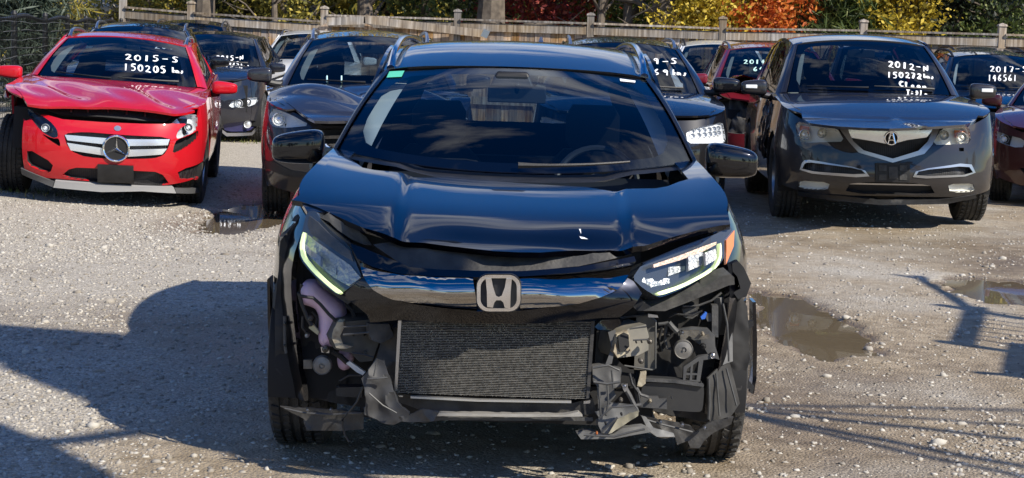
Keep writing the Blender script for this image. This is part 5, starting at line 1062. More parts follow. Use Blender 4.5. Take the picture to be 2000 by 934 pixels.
for (u, v), Y, r_, m_ in [((280, 548), -.735, .007, STEEL), ((370, 208), -.715, .003, DARK), ((402, 206), -.71, .003, DARK), ((190, 686), -.77, .004, DARK), ((283, 632), -.77, .004, DARK), ((640, 692), -.66, .007, SATIN), ((772, 710), -.64, .007, SATIN), ((512, 676), -.66, .006, SATIN), ((820, 285), -.55, .011, SATIN), ((765, 230), -.515, .010, DARK), ((560, 165), -.51, .008, DARK), ((138, 742), -.77, .004, AMBER), ((300, 465), -.74, .008, SATIN), ((578, 535), -.66, .003, SATIN)]:
    disc(Z4([(u, v)])[0], r_, Y, m_, 'bolt')
for pts, Y, th, m_ in ((Z4([(395, 385), (430, 380), (425, 450), (400, 470), (375, 465)]), -.62, .02, RUST), (Z4([(350, 430), (362, 420), (372, 500), (385, 570), (370, 572)]), -.66, .01, BLACKPL), (Z4([(440, 150), (500, 130), (540, 128), (540, 160), (480, 185), (440, 190)]), -.44, .02, STEEL), (Z4([(440, 40), (495, 48), (500, 62), (440, 60)]), -.58, .01, SATIN),
                       (Z4([(640, 10), (720, 0), (740, 40), (700, 70), (650, 60)]), -.46, .03, GREYPL), (Z4([(770, 40), (850, 30), (850, 80), (790, 85)]), -.47, .02, GREYPL), (Z2([(330, 60), (380, 60), (385, 110), (340, 115)]), -.44, .03, GREYPL), (Z2([(355, 262), (410, 262), (410, 300), (360, 295)]), -.5, .02, SATIN), (Z4([(60, 555), (100, 548), (98, 566), (60, 570)]), -.72, .01, SATIN), (Z2([(862, 575), (890, 578), (890, 586), (862, 584)]), -.73, .01, SATIN),
                       (Z4([(985, 160), (1015, 150), (1030, 190), (1025, 300), (1000, 430), (985, 430), (998, 300)]), -.34, .02, BLACKPL), (Z4([(990, 260), (1008, 258), (1010, 330), (990, 335)]), -.36, .01, SATIN), (Z4([(990, 175), (1012, 170), (1014, 240), (992, 245)]), -.36, .01, GREYPL)):
    slab('clip', pts, Y, th, m_, g=.015)
for pts, Y, r_ in ((Z4([(560, 60), (600, 40), (700, 50), (760, 20)]), -.5, .004), (Z4([(520, 120), (500, 200), (520, 260)]), -.46, .006), (Z4([(330, 390), (345, 450), (380, 500), (390, 560)]), -.67, .005), (Z2([(240, 60), (235, 130), (275, 180)]), -.46, .006), (Z2([(300, 30), (330, 70), (320, 130)]), -.47, .004), (Z2([(560, 300), (640, 310), (700, 330)]), -.64, .004), (Z1([(560, 700), (600, 740), (620, 800)]), -.5, .008), (Z1([(600, 680), (680, 720), (720, 800)]), -.5, .006)):
    rib(pts, Y, r_, BLACKPL, 'wire')
# ---------------------------------------------------------------- the parked cars behind
def tilted(c, deg):
    c.root.rotation_euler = (0, R(deg), c.root.rotation_euler[2]); c.M = Matrix.Translation(c.root.location) @ c.root.rotation_euler.to_matrix().to_4x4()
ZG = lambda p: Z(0, 50, 2.524, p)
ZM = lambda p: Z(1420, 60, 2.3345, p)
ZH = lambda p: Z(380, 0, 2.224, p)
ZR = lambda p: Z(1150, 0, 3.113, p)
MESH = meshmat('honeycomb_mesh')
# red crossover
RED = paint('red_paint', (.46, .006, .014), dust=.06, rough=.35)
class Gla(Car):
    def hoodbump(s, x, y):
        return .022 * np.sin(x * 7 + 1.2 + 2 * y) * np.exp(-((y + .35) / .35) ** 2) + .012 * np.sin(x * 17 + y * 9) * np.exp(-((y + .45) / .25) ** 2) + .015 * np.exp(-((y + .7) / .15) ** 2)
g_ = Gla('red_car', (-3.66, 9.02, .043), R(7), RED, 'red crossover with crumpled bonnet and missing left fender beside the black mesh fence', hw=.90, fo=.87, wb=2.70, ro=.84, n=3.0, D=.8, tyre=.335, tw=.235, zb=.22,
         fp=[(.18, -.08), (.3, -.02), (.45, 0), (.6, -.01), (.72, -.05), (.85, -.14), (1.0, -.25)], sh=[(-.87, .80), (-.6, .87), (-.2, .93), (.4, .985), (.8, 1.0), (3, 1.08), (3.6, 1.08)],
         crown=[(-.87, .0), (-.5, .03), (.2, .045), (.6, .04)], zc=1.0, yc=.42, ya=.72, wc=.75, yh=1.35, zh=1.36, wh=.57, rcrown=.05, zroof=[(1.3, 0), (1.8, .05), (2.4, .04), (3.2, -.06)], yr=3.1, bareleft=True)
tilted(g_, 2.7)
GW = lambda p, g=(0, .6): rounded(inv(g_.W, g_.M, ZG(p), g), 1)[::-1]
hl1 = GW([(133, 408), (178, 424), (246, 470), (282, 512), (287, 548), (262, 556), (214, 530), (178, 492), (140, 440)], (-.7, .75)); hl2 = GW([(976, 440), (972, 512), (945, 532), (875, 560), (868, 545), (882, 512), (925, 482), (842, 484), (880, 452), (930, 436)], (.7, .75))
gap2 = GW([(872, 562), (948, 534), (978, 515), (978, 550), (905, 608), (850, 632), (858, 590)], (.7, .6)); gap1 = GW([(200, 530), (262, 558), (290, 555), (300, 600), (250, 570)], (-.65, .65))
gr = GW([(314, 532), (420, 524), (580, 538), (842, 550), (832, 600), (806, 640), (760, 656), (590, 660), (420, 650), (350, 620), (325, 580)])
lo = GW([(296, 748), (350, 700), (480, 704), (660, 716), (790, 722), (840, 790), (560, 782)], (0, .35)); v1 = GW([(133, 603), (265, 680), (248, 728), (200, 716), (135, 686)], (-.7, .45)); v2 = GW([(872, 712), (1010, 657), (1002, 722), (888, 767)], (.7, .45))
ft = inv(g_.W, g_.M, ZG([(128, 470), (190, 440), (230, 440), (310, 462), (500, 476), (700, 484), (830, 485), (880, 478), (980, 440)]), (-.8, .75))
qL = inv(g_.W, g_.M, ZG([(118, 640)]), (-.8, .45))[0][0]; lostf = [(qL, .10), (-g_.q_of_y(.42), .10), (-g_.q_of_y(.46), .62), (-g_.q_of_y(.2), .84), (qL - .10, .84), (qL - .03, .66)]
g_.body(ft, [hl1, hl2, gap1, gap2, gr, lo, v1, v2, lostf], qf=g_.q_of_y(-.46), frontpx=ZG([(135, 388), (200, 398), (300, 399), (400, 401), (500, 402), (600, 406), (700, 414), (780, 424), (860, 436), (920, 430), (960, 418)]))
g_.cabin(wsg=WSD); g_.wheels(R(-2), (-.01, 0)); g_.wipers()
mb = MB(); mb.box((0, -.30, .60), (1.45, .6, .35)); mb.build('engine_bay', DARK, g_.root, False)
lp = panel('latch_panel', lambda q, z: g_.W(q, z) + np.array([0, .06, 0]), inv(g_.W, g_.M, ZG([(190, 398), (400, 402), (600, 410), (780, 432), (860, 440), (812, 478), (700, 470), (500, 452), (300, 440)]), (-.5, .8))[::-1], BLACKPL, g_.root, (), (.05, .03), .03)
for u, v in ((348, 415), (432, 415), (530, 418), (622, 428), (712, 438)):
    p = inv(g_.W, g_.M, ZG([(u, v)]), (0, .8))[0]; panel('clip', lambda q, z: g_.W(q, z) + np.array([0, .05, 0]), [(p[0] - .008, p[1] - .02), (p[0] + .008, p[1] - .02), (p[0] + .008, p[1] + .02), (p[0] - .008, p[1] + .02)], SATIN, lp, (), .02, .01)
g_.lamp(hl1, .08, [((np.mean([p[0] for p in hl1]) + .03, np.mean([p[1] for p in hl1]) - .03), .036)]); g_.lamp(hl2, .07, [((np.mean([p[0] for p in hl2]) + .03, np.mean([p[1] for p in hl2]) - .01), .036)], inner=LAMPIN)
for h_, nm, d in ((gr, 'grille', .05), (lo, 'lower_grille', .05), (v1, 'side_vent', .05), (v2, 'side_vent', .03), (gap1, 'headlight_cavity', .08), (gap2, 'headlight_cavity', .08)):
    panel(nm, g_.W, h_, MESH if 'gr' in nm or (nm == 'side_vent' and h_ is v2) else DARK, g_.root, (), (.05, .03), -d + .002, off=-d)
WSLAT = mat('silver_slat', (.75, .76, .77), rough=.25, metal=.7)
for p in ([(318, 538), (535, 556), (535, 588), (332, 566)], [(612, 560), (838, 560), (828, 590), (616, 594)], [(330, 578), (530, 608), (536, 645), (348, 616)], [(624, 612), (825, 607), (800, 636), (618, 648)]):
    panel('grille_slat', g_.W, inv(g_.W, g_.M, ZG(p), (0, .6))[::-1], WSLAT, g_.root, (), (.05, .02), .03, off=-.004)
def star_badge(c, px, r_, parent):
    p = inv(c.W, c.M, px, (0, .6))[0]; P = c.W(np.array([p[0]]), np.array([p[1]]))[0]
    Mt = Matrix.Translation(Vector(P) + Vector((0, -.012, 0))) @ Matrix.Rotation(R(90), 4, 'X'); mb = MB()
    mb.lathe([(r_ * .92 + r_ * .09 * math.cos(t), r_ * .09 * math.sin(t)) for t in np.linspace(0, 2 * math.pi, 9)[:-1]], 40, Mt, True)
    for k in range(3):
        a = R(90 + 120 * k); d = Vector((math.cos(a), math.sin(a), 0)); n_ = Vector((-d.y, d.x, 0))
        mb.add([Mt @ v for v in (n_ * r_ * .17, -n_ * r_ * .17, d * r_ * .93, Vector((0, 0, r_ * .2)), -d * r_ * .1)], [(0, 3, 2), (3, 1, 2), (4, 3, 0), (4, 1, 3)])
    b = mb.build('star_emblem', CHROME, parent, True, 20)
    mb = MB(); mb.lathe([(r_ * .9, -.004), (.001, -.004)], 32, Mt); mb.build('emblem_back', DARK, b)
star_badge(g_, ZG([(573, 606)]), .115, g_.root)
p = inv(g_.W, g_.M, ZG([(580, 507)]), (0, .7))[0]; panel('bonnet_badge', g_.W, [(p[0] + .03 * math.cos(t), p[1] + .022 * math.sin(t)) for t in np.linspace(0, 6.28, 14)[:-1]], SATIN, g_.root, (), .02, .01, off=.004)
panel('plate_holder', g_.W, inv(g_.W, g_.M, ZG([(483, 682), (658, 690), (660, 770), (483, 764)]), (0, .4))[::-1], BLACKPL, g_.root, (), (.08, .05), .03, off=.03)
panel('skid_trim', g_.W, inv(g_.W, g_.M, ZG([(275, 760), (420, 772), (560, 782), (850, 792), (862, 826), (700, 816), (500, 820), (265, 798)]), (-.3, .3))[::-1], mat('grey_skid', (.28, .28, .28), rough=.4), g_.root, (), (.06, .03), .05, off=.02)
for p in ([(106, 700), (270, 768), (262, 797), (112, 732)], [(858, 800), (1022, 752), (1018, 782), (866, 826)]):
    panel('bumper_lip', g_.W, inv(g_.W, g_.M, ZG(p), (-.7 if p[0][0] < 500 else .6, .3))[::-1], mat('grey_lip', (.07, .07, .072), rough=.55), g_.root, (), (.06, .03), .05, off=.012)
for sg in (-1, 1): g_.mirror(sg, (sg * .98, .70, 1.02), (.23, .14, .135))
writing('painted_writing', g_.WS, g_.M, (.5, .7), [('2015-S', ZG([(612, 170)])[0], ZG([(885, 185)])[0], 11), ('150205', ZG([(605, 222)])[0], ZG([(822, 238)])[0], 13), ('kms', ZG([(845, 232)])[0], ZG([(908, 240)])[0], 10)], g_.root, .016)
# grey seven-seat SUV on the right
GREY = paint('dark_grey_metallic', (.020, .019, .022), metal=.3, dust=.22, rough=.4)
mdx = Car('grey_suv', (3.36, 9.62, .02), R(-2.5), GREY, 'dark grey SUV with large chrome shield grille and 2012 painted on its windscreen', hw=.985, fo=.95, wb=2.75, ro=1.0, n=3.0, D=.8, tyre=.375, tw=.255, zb=.30,
          fp=[(.25, -.08), (.36, -.0), (.48, .015), (.56, -.0), (.7, -.015), (.85, -.05), (1.0, -.12), (1.2, -.3)], sh=[(-.95, .95), (-.6, 1.01), (-.2, 1.06), (.4, 1.10), (.8, 1.12), (3, 1.2), (3.8, 1.2)],
          crown=[(-.95, .01), (-.5, .03), (.2, .05), (.6, .05)], zc=1.15, yc=.40, ya=.70, wc=.81, yh=1.28, zh=1.585, wh=.64, rcrown=.05, zroof=[(1.2, 0), (1.8, .07), (2.6, .06), (3.6, -.02)], yr=3.45)
tilted(mdx, -1.0)
MW = lambda p, g=(0, .7), rd=1: (rounded(inv(mdx.W, mdx.M, ZM(p), g), rd) if rd else inv(mdx.W, mdx.M, ZM(p), g))[::-1]
h1 = MW([(312, 412), (400, 430), (500, 440), (538, 506), (450, 508), (338, 512), (318, 470)], (-.8, .85)); h2 = MW([(978, 445), (1040, 436), (1102, 434), (1112, 512), (1040, 518), (932, 522)], (.6, .85))
gro = MW([(508, 440), (740, 448), (968, 446), (935, 520), (898, 562), (755, 602), (600, 556), (558, 510)], (0, .8), 0)
sv1 = MW([(350, 596), (385, 592), (618, 630), (650, 668), (334, 642)], (-.6, .6)); sv2 = MW([(866, 636), (1104, 603), (1132, 658), (848, 672)], (.4, .6)); li = MW([(565, 688), (920, 696), (952, 752), (535, 742)], (0, .5))
f1 = MW([(330, 682), (470, 692), (458, 730), (324, 720)], (-.6, .5)); f2 = MW([(1006, 699), (1124, 696), (1130, 735), (1016, 740)], (.6, .5)); hk = MW([(1058, 534), (1080, 534), (1080, 550), (1058, 550)], (.6, .7), 0)
ft = inv(mdx.W, mdx.M, ZM([(300, 412), (390, 428), (510, 438), (740, 448), (1000, 438), (1090, 432), (1125, 425)]), (-.8, .95))
mdx.body(ft, [h1, h2, gro, sv1, sv2, li, f1, f2, hk], topk=.70, frontpx=ZM([(375, 421), (440, 430), (510, 437), (620, 443), (740, 447), (870, 442), (1000, 434), (1085, 428)]))
mdx.cabin(wsg=WSD, rails=False); mdx.wheels(); mdx.wipers()
mb = MB(); mb.box((0, -.3, .72), (1.5, .6, .4)); mb.build('engine_bay', DARK, mdx.root, False)
for h_, sd_ in ((h1, -1), (h2, 1)):
    a = np.array(h_); lo_, hi_ = a.min(0), a.max(0); cx = lo_[0] + (hi_[0] - lo_[0]) * (.27 if sd_ < 0 else .75); cz = lo_[1] + (hi_[1] - lo_[1]) * .38
    L_ = mdx.lamp(h_, .08, [((cx, cz), .05), ((cx - sd_ * .17, cz + .02), .045)], inner=LAMPW, lens=glass('hazed_lens', (.95, .93, .86), 1.4, .08))
    pa = [(lo_[0] if sd_ < 0 else hi_[0] - .14, hi_[1] - .09), (lo_[0] + .14 if sd_ < 0 else hi_[0], hi_[1] - .09), (lo_[0] + .13 if sd_ < 0 else hi_[0] - .01, hi_[1] - .025), (lo_[0] + .02 if sd_ < 0 else hi_[0] - .13, hi_[1] - .02)]
    panel('amber_indicator', mdx.W, pa, AMBER, L_, (), (.04, .03), .01, off=-.05)
G_ = panel('grille', mdx.W, gro, MESH, mdx.root, (), (.05, .03), -.045, off=-.05)
gi = MW([(552, 456), (740, 462), (932, 457), (915, 505), (872, 548), (755, 584), (622, 546), (575, 505)], (0, .8), 0)
panel('grille_surround', mdx.W, gro, SATIN, G_, [gi], (.04, .03), .03, off=.012)
panel('grille_shield', mdx.W, MW([(552, 456), (740, 462), (932, 457), (908, 488), (820, 500), (745, 520), (660, 504), (568, 490)], (0, .8), 0), mat('brushed_shield', (.8, .81, .82), rough=.22, metal=.9), G_, (), (.04, .02), .03, off=.010, crumple=lambda u, v: .014 + .28 * (v - v.mean()))
p = inv(mdx.W, mdx.M, ZM([(747, 490)]), (0, .8))[0]; P = mdx.W(np.array([p[0]]), np.array([p[1]]))[0]; Mt = Matrix.Translation(Vector(P) + Vector((0, -.03, 0))) @ Matrix.Rotation(R(90), 4, 'X')
mb = MB(); mb.lathe([(.056 + .008 * math.cos(t), .008 * math.sin(t)) for t in np.linspace(0, 2 * math.pi, 7)[:-1]], 32, Mt, True)
for a, b in (((-.032, -.045), (-.008, .05)), ((.032, -.045), (.008, .05)), ((-.02, -.012), (.02, -.012)), ((-.014, .03), (.014, .03))): mb.tube([Mt @ Vector((*a, .004)), Mt @ Vector((*b, .004))], .008, 6)
eb = mb.build('caliper_emblem', CHROME, G_)
mb = MB(); mb.lathe([(.055, -.006), (.001, -.006)], 28, Mt); mb.build('emblem_back', DARK, eb)
for h_, nm in ((sv1, 'side_vent'), (sv2, 'side_vent'), (li, 'lower_intake')):
    o = panel(nm, mdx.W, h_, MESH if nm == 'side_vent' else DARK, mdx.root, (), (.05, .03), -.04, off=-.045)
    if nm == 'side_vent':
        a = np.array(h_); c = a.mean(0); panel('vent_surround', mdx.W, [tuple(c + (q - c) * np.array([1.03, 1.12])) for q in a], SATIN, o, [[tuple(c + (q - c) * np.array([.93, .72])) for q in a]], (.04, .02), .02, off=.008)
    else:
        a = np.array(h_); panel('intake_bar', mdx.W, [(a[:, 0].min() + .02, .375), (a[:, 0].max() - .02, .375), (a[:, 0].max() - .04, .39), (a[:, 0].min() + .04, .39)], SATIN, o, (), .05, .02, off=-.02)
for h_ in (f1, f2): mdx.lamp(h_, .04, name='fog_lamp', inner=LAMPW, lens=MATS['hazed_lens'])
pl = panel('plate_holder', mdx.W, MW([(675, 604), (832, 604), (830, 690), (675, 688)], (0, .55), 0), BLACKPL, mdx.root, (), (.06, .05), .03, off=.025)
for p in ([(690, 615), (725, 615), (725, 640), (690, 640)], [(785, 615), (818, 615), (818, 640), (785, 640)], [(690, 655), (725, 655), (725, 678), (690, 678)], [(785, 655), (818, 655), (818, 678), (785, 678)], [(735, 622), (775, 622), (775, 672), (735, 672)]):
    panel('holder_pad', mdx.W, MW(p, (0, .55), 0), GREYPL, pl, (), .03, .01, off=.032)
panel('bumper_skirt', mdx.W, MW([(318, 712), (322, 732), (520, 750), (700, 770), (960, 770), (1130, 745), (1135, 760), (1000, 790), (700, 795), (500, 775), (330, 752)], (-.7, .42), 0), BLACKPL, mdx.root, (), (.06, .03), .05, off=.01)
panel('hook_cover_dark', mdx.W, hk, DARK, mdx.root, (), .02, -.03, off=-.035)
for sg in (-1, 1):
    mo = mdx.mirror(sg, (sg * 1.09, .72, 1.17), (.25, .14, .165), low=GREY)
    mb = MB(); mb.box((sg * 1.12, .655, 1.18), (.11, .012, .035)); mb.build('mirror_indicator', mat('clear_indicator', (.75, .76, .76), rough=.25), mo, bevel=.005)
# dented left flank: crumpled foil-like door skin
dp = [(-mdx.q_of_y(y), z) for y, z in ((.95, .55), (.5, .5), (.42, .8), (.45, 1.02), (.9, 1.06), (1.3, .95), (1.35, .62))]
panel('dented_door_skin', mdx.W, dp, GREY, mdx.root, (), .03, .004, off=.012, ang=18, crumple=lambda u, v: np.array([.03 * noise.noise(Vector((a * 7, b * 7, 2))) + .015 * noise.noise(Vector((a * 16, b * 16, 5))) for a, b in zip(u, v)]))
writing('painted_writing', mdx.WS, mdx.M, (.4, .7), [('2012-N', ZM([(732, 168)])[0], ZM([(920, 188)])[0], 12), ('150272', ZM([(728, 215)])[0], ZM([(890, 222)])[0], 11), ('kms', ZM([(893, 218)])[0], ZM([(945, 222)])[0], 8), ('Clean', ZM([(780, 256)])[0], ZM([(915, 264)])[0], 10), ('Title', ZM([(815, 296)])[0], ZM([(918, 304)])[0], 11)], mdx.root, .016)
# ---- plainer neighbours
def simple(name, loc, yaw, pm, label, px=None, tilt=0, mir=1.08, rails=True, railm=None, front=True, mirm=None, msz=(.22, .13, .15), **k):
    c = Car(name, loc, yaw, pm, label, **k)
    if tilt: tilted(c, tilt)
    qf = c.q_of_y(-.52); ft = [(-qf, float(c.SH(-.55)) - .02), (-qf * .6, float(c.SH(-.8)) - .03), (0, float(c.SH(-c.fo)) - .04), (qf * .6, float(c.SH(-.8)) - .03), (qf, float(c.SH(-.55)) - .02)]
    c.ft = ft; c.qf = qf
    if front:
        zt_ = float(c.SH(-c.fo)) - .04
        hs = []
        for sg in (-1, 1):
            h = [(sg * qf * .56, zt_ - .14), (sg * qf * 1.05, zt_ - .08), (sg * qf * 1.12, zt_ + .02), (sg * qf * .95, zt_ + .01), (sg * qf * .52, zt_ - .04)]
            hs.append(rounded(h if sg > 0 else h[::-1], 1))
        gq = rounded([(-qf * .42, zt_ - .05), (-qf * .36, zt_ - .2), (qf * .36, zt_ - .2), (qf * .42, zt_ - .05)], 1); lq = rounded([(-qf * .6, .42), (-qf * .5, .33), (qf * .5, .33), (qf * .6, .42)], 1)
        c.holes = hs + [gq, lq]
        c.body(ft, c.holes)
        for h, sg in zip(hs, (-1, 1)): c.lamp(h, .07, [((sg * qf * .85, zt_ - .055), .05)], inner=LAMPW)
        G = panel('grille', c.W, gq, MESH, c.root, (), (.06, .03), -.04, off=-.045); panel('lower_intake', c.W, lq, DARK, c.root, (), (.06, .03), -.04, off=-.045)
        for zz in (.08, .14): panel('grille_slat', c.W, [(-qf * .38, zt_ - zz - .02), (qf * .38, zt_ - zz - .02), (qf * .39, zt_ - zz), (-qf * .39, zt_ - zz)], CHROME, G, (), (.06, .02), .02, off=-.006)
    mb = MB(); mb.box((0, -.3, .62), (1.4, .6, .35)); mb.build('engine_bay', DARK, c.root, False)
    c.cabin(rails=rails, railm=railm); c.wheels(); c.wipers()
    for sg in (-1, 1): c.mirror(sg, (sg * (c.hw + .07), .7, mir), msz, m=mirm)
    return c
DGREY = paint('charcoal_paint', (.028, .028, .034), metal=.4, dust=.3)
BLUEB = paint('deep_black_paint', (.004, .0045, .007), dust=.12)
NAVY = paint('blue_black_paint', (.010, .012, .02), dust=.15)
WHT = paint('white_paint', (.75, .76, .76), dust=.12)
MAR = paint('maroon_paint', (.14, .008, .018), dust=.2)
MAR2 = paint('dark_maroon_paint', (.045, .008, .010), dust=.3)
SUV = dict(n=3.1, D=.78, hw=.92, fo=.86, wb=2.67, ro=.9, zh=1.48, zroof=[(1.3, 0), (1.9, .06), (2.6, .06), (3.4, -.03)], yr=3.3, sh=[(-.9, .88), (-.6, .94), (-.2, 1.0), (.4, 1.05), (.8, 1.07), (3, 1.14), (3.6, 1.14)], zc=1.09)
# charcoal SUV with the buckled bonnet
class Hyu(Car):
    def hoodbump(s, x, y):
        f = np.exp(-((y + .15) / .42) ** 2)
        return (.08 * np.abs(np.sin(x * 4.0 + .6 + 1.2 * y)) + .03 * np.abs(np.sin(x * 3 + y * 5 + .4))) * f - .03 * f 
Car_, Car = Car, Hyu
hy = simple('charcoal_suv', (-1.28, 8.70, 0), R(5), DGREY, 'charcoal SUV with buckled bonnet, half hidden behind the foreground crossover', mir=1.16, front=False, **SUV)
Car = Car_
HW_ = lambda p, g=(-.8, .8): rounded(inv(hy.W, hy.M, ZH(p), g), 1)[::-1]
a1 = HW_([(322, 500), (345, 468), (420, 498), (508, 545), (400, 556), (345, 552), (325, 535)]); a2 = HW_([(333, 664), (350, 658), (410, 676), (408, 702), (340, 692)], (-.8, .5)); a3 = HW_([(470, 560), (640, 552), (700, 560), (690, 650), (560, 640), (520, 590)], (-.4, .7))
mirq = lambda h: [(-a[0], a[1]) for a in h][::-1]
a1m, a2m = mirq(a1), mirq(a2); hy.holes = [a1, a2, a3, a1m, a2m]; hy.body([(-hy.qf, .95), (-hy.qf * .7, .90), (-hy.qf * .4, .80), (0, .80), (hy.qf * .5, .82), (hy.qf, .90)], hy.holes, frontpx=ZH([(378, 424), (400, 445), (440, 475), (480, 502), (520, 525), (580, 527), (650, 526), (720, 522), (800, 515), (860, 490)]))
hl = hy.lamp(a1, .07, [(inv(hy.W, hy.M, ZH([(365, 520)]), (-.9, .75))[0], .055)], inner=LAMPW, lens=SOFT); hy.lamp(a2, .04, name='fog_lamp', inner=LAMPW)
hy.lamp(a1m, .07, inner=LAMPW, lens=SOFT); hy.lamp(a2m, .04, name='fog_lamp', inner=LAMPW)
G = panel('grille', hy.W, a3, DARK, hy.root, (), (.05, .03), -.05, off=-.055)
for p in ([(560, 590), (700, 586), (700, 600), (560, 603)], [(566, 625), (700, 622), (700, 640), (570, 640)]): panel('grille_slat', hy.W, inv(hy.W, hy.M, ZH(p), (-.3, .65))[::-1], CHROME, G, (), .05, .02, off=-.004)
for p in ([(310, 700), (345, 700), (420, 740), (530, 755), (530, 775), (400, 765), (312, 725)], [(305, 850), (420, 850), (420, 880), (308, 880)]):
    panel('bumper_trim', hy.W, inv(hy.W, hy.M, ZH(p), (-.8, .45))[::-1], BLACKPL, hy.root, (), .05, .02, off=.008)
mb = MB()
for u, v in ((575, 345), (638, 345)):
    a = inv(hy.WS, hy.M, ZH([(u, v - 12), (u, v + 12)]), (-.1, .4)); P = hy.WS(np.array([a[0][0], a[1][0]]), np.array([a[0][1], a[1][1]])) + np.array([0, -.01, .004]); mb.tube(list(P), .008, 5)
mb.build('sticker_strip', mat('pale_sticker', (.5, .75, .75), rough=.5), hy.root)
# black SUV right behind the foreground car
rdx = simple('black_suv', (1.08, 10.3, 0), R(0), BLUEB, 'black SUV with 19-S on its windscreen, seen behind the foreground crossover', mir=1.17, front=False, msz=(.27, .15, .17), **{**SUV, 'hw': .94, 'zh': 1.5})
RW = lambda p, g=(.7, .8): rounded(inv(rdx.W, rdx.M, ZR(p), g), 1)[::-1]
b1 = RW([(590, 800), (660, 775), (812, 738), (828, 800), (836, 866), (700, 872), (600, 872)]); mirq = lambda h: [(-a[0], a[1]) for a in h][::-1]
b1m = mirq(b1); gq_ = rounded([(-.42, .80), (-.36, .56), (.36, .56), (.42, .80)], 1); rdx.holes = [b1, b1m, gq_]
rdx.body(rdx.ft, rdx.holes)
hl = rdx.lamp(b1, .03, inner=LAMPW, lens=SOFT)
rdx.lamp(b1m, .03, inner=LAMPW, lens=SOFT); G = panel('grille', rdx.W, gq_, MESH, rdx.root, (), (.06, .03), -.04, off=-.045); panel('grille_slat', rdx.W, [(-.38, .70), (.38, .70), (.39, .73), (-.39, .73)], SATIN, G, (), (.06, .02), .02, off=-.006)
a = np.array(b1); lo_, hi_ = a.min(0), a.max(0)
for i in range(6):
    for j in range(2):
        q = (lo_[0] + (hi_[0] - lo_[0]) * (.12 + .12 * i), lo_[1] + (hi_[1] - lo_[1]) * (.35 + .22 * j + .03 * i)); P = rdx.W(np.array([q[0]]), np.array([q[1]]))[0]
        mb = MB(); mb.lathe([(.026, .03), (.022, .03), (.012, .01), (.010, .01), (.006, .02), (.0005, .022)], 14, Matrix.Translation(Vector(P) + Vector((0, .05, 0))) @ Matrix.Rotation(R(90), 4, 'X')); mb.build('led_cell', LAMPIN, hl)
writing('painted_writing', rdx.WS, rdx.M, (.4, .7), [('2019-S', ZR([(215, 395)])[0], ZR([(548, 392)])[0], 11), ('69', ZR([(380, 458)])[0], ZR([(500, 458)])[0], 11), ('kms', ZR([(505, 458)])[0], ZR([(600, 466)])[0], 11)], rdx.root, .016)
# black SUV behind the red car, with its writing half hidden
c3 = simple('black_suv', (-4.50, 14.1, .06), R(9), BLUEB, 'black SUV with silver roof rails directly behind the red car', mir=1.10, **{**SUV, 'zh': 1.44})
writing('painted_writing', c3.WS, c3.M, (.4, .7), [('2016-N', ZG([(760, 118)])[0], ZG([(968, 118)])[0], 11), ('kms', ZG([(935, 168)])[0], ZG([(995, 174)])[0], 9)], c3.root, .016)
# small blue-black hatchback with twin round lamps
bm = simple('blue_black_hatchback', (-4.33, 17.6, .02), R(2), NAVY, 'blue-black hatchback with 2015-N painted on its windscreen, beside the white SUV', mir=1.02, front=False, rails=False, hw=.90, fo=.84, wb=2.67, ro=.8, zh=1.40, zc=1.04, sh=[(-.9, .82), (-.6, .89), (-.2, .96), (.4, 1.0), (.8, 1.02), (3, 1.1), (3.6, 1.1)])
BW = lambda p, g=(.6, .7): rounded(inv(bm.W, bm.M, ZH(p), g), 1)[::-1]
c1 = BW([(146, 466), (165, 437), (230, 425), (279, 421), (272, 450), (215, 469)]); c2 = BW([(122, 545), (140, 535), (262, 520), (268, 545), (240, 570), (135, 572)], (.5, .4))
c1m, c2m = mirq(c1), mirq(c2); kid = [rounded([(s_ * .05, .80), (s_ * .05, .62), (s_ * .26, .62), (s_ * .30, .80)], 1) for s_ in (-1, 1)]
bm.body(bm.ft, [c1, c2, c1m, c2m] + kid)
bm.lamp(c1m, .05, inner=LAMPW); panel('fog_recess', bm.W, c2m, DARK, bm.root, (), .05, -.04, off=-.045)
for k_ in kid: panel('grille', bm.W, k_, MESH, bm.root, (), .05, -.03, off=-.035)
hl = bm.lamp(c1, .05, [(inv(bm.W, bm.M, ZH([(192, 450)]), (.6, .7))[0], .055), (inv(bm.W, bm.M, ZH([(230, 443)]), (.7, .7))[0], .055)], inner=LAMPW)
bl = panel('fog_recess', bm.W, c2, mat('violet_plastic', (.03, .03, .09), rough=.35), bm.root, (), .05, -.04, off=-.045)
p = inv(bm.W, bm.M, ZH([(230, 541)]), (.7, .4))[0]; P = bm.W(np.array([p[0]]), np.array([p[1]]))[0]; mb = MB(); mb.lathe([(.05, 0), (.05, .03), (.04, .02), (.02, .03), (.0005, .032)], 20, Matrix.Translation(Vector(P) + Vector((0, .03, 0))) @ Matrix.Rotation(R(90), 4, 'X')); mb.build('fog_lamp', LAMPIN, bl)
panel('bumper_blade', bm.W, inv(bm.W, bm.M, ZH([(120, 562), (140, 578), (245, 576), (268, 550), (270, 562), (248, 588), (138, 592), (120, 578)]), (.5, .35))[::-1], SATIN, bm.root, (), .05, .02, off=.01)
writing('painted_writing', bm.WS, bm.M, (.2, .7), [('2015-N', ZH([(92, 262)])[0], ZH([(215, 262)])[0], 9), ('168,725', ZH([(78, 290)])[0], ZH([(195, 290)])[0], 9), ('kms', ZH([(200, 292)])[0], ZH([(240, 294)])[0], 7), ('Clean', ZH([(100, 315)])[0], ZH([(215, 315)])[0], 8), ('Title', ZH([(125, 340)])[0], ZH([(210, 340)])[0], 8)], bm.root, .016)
simple('dark_car', (-5.45, 22.0, .05), R(5), DGREY, 'dark car with silver rails parked against the wooden fence gate', mir=1.1, **{**SUV, 'zh': 1.53})
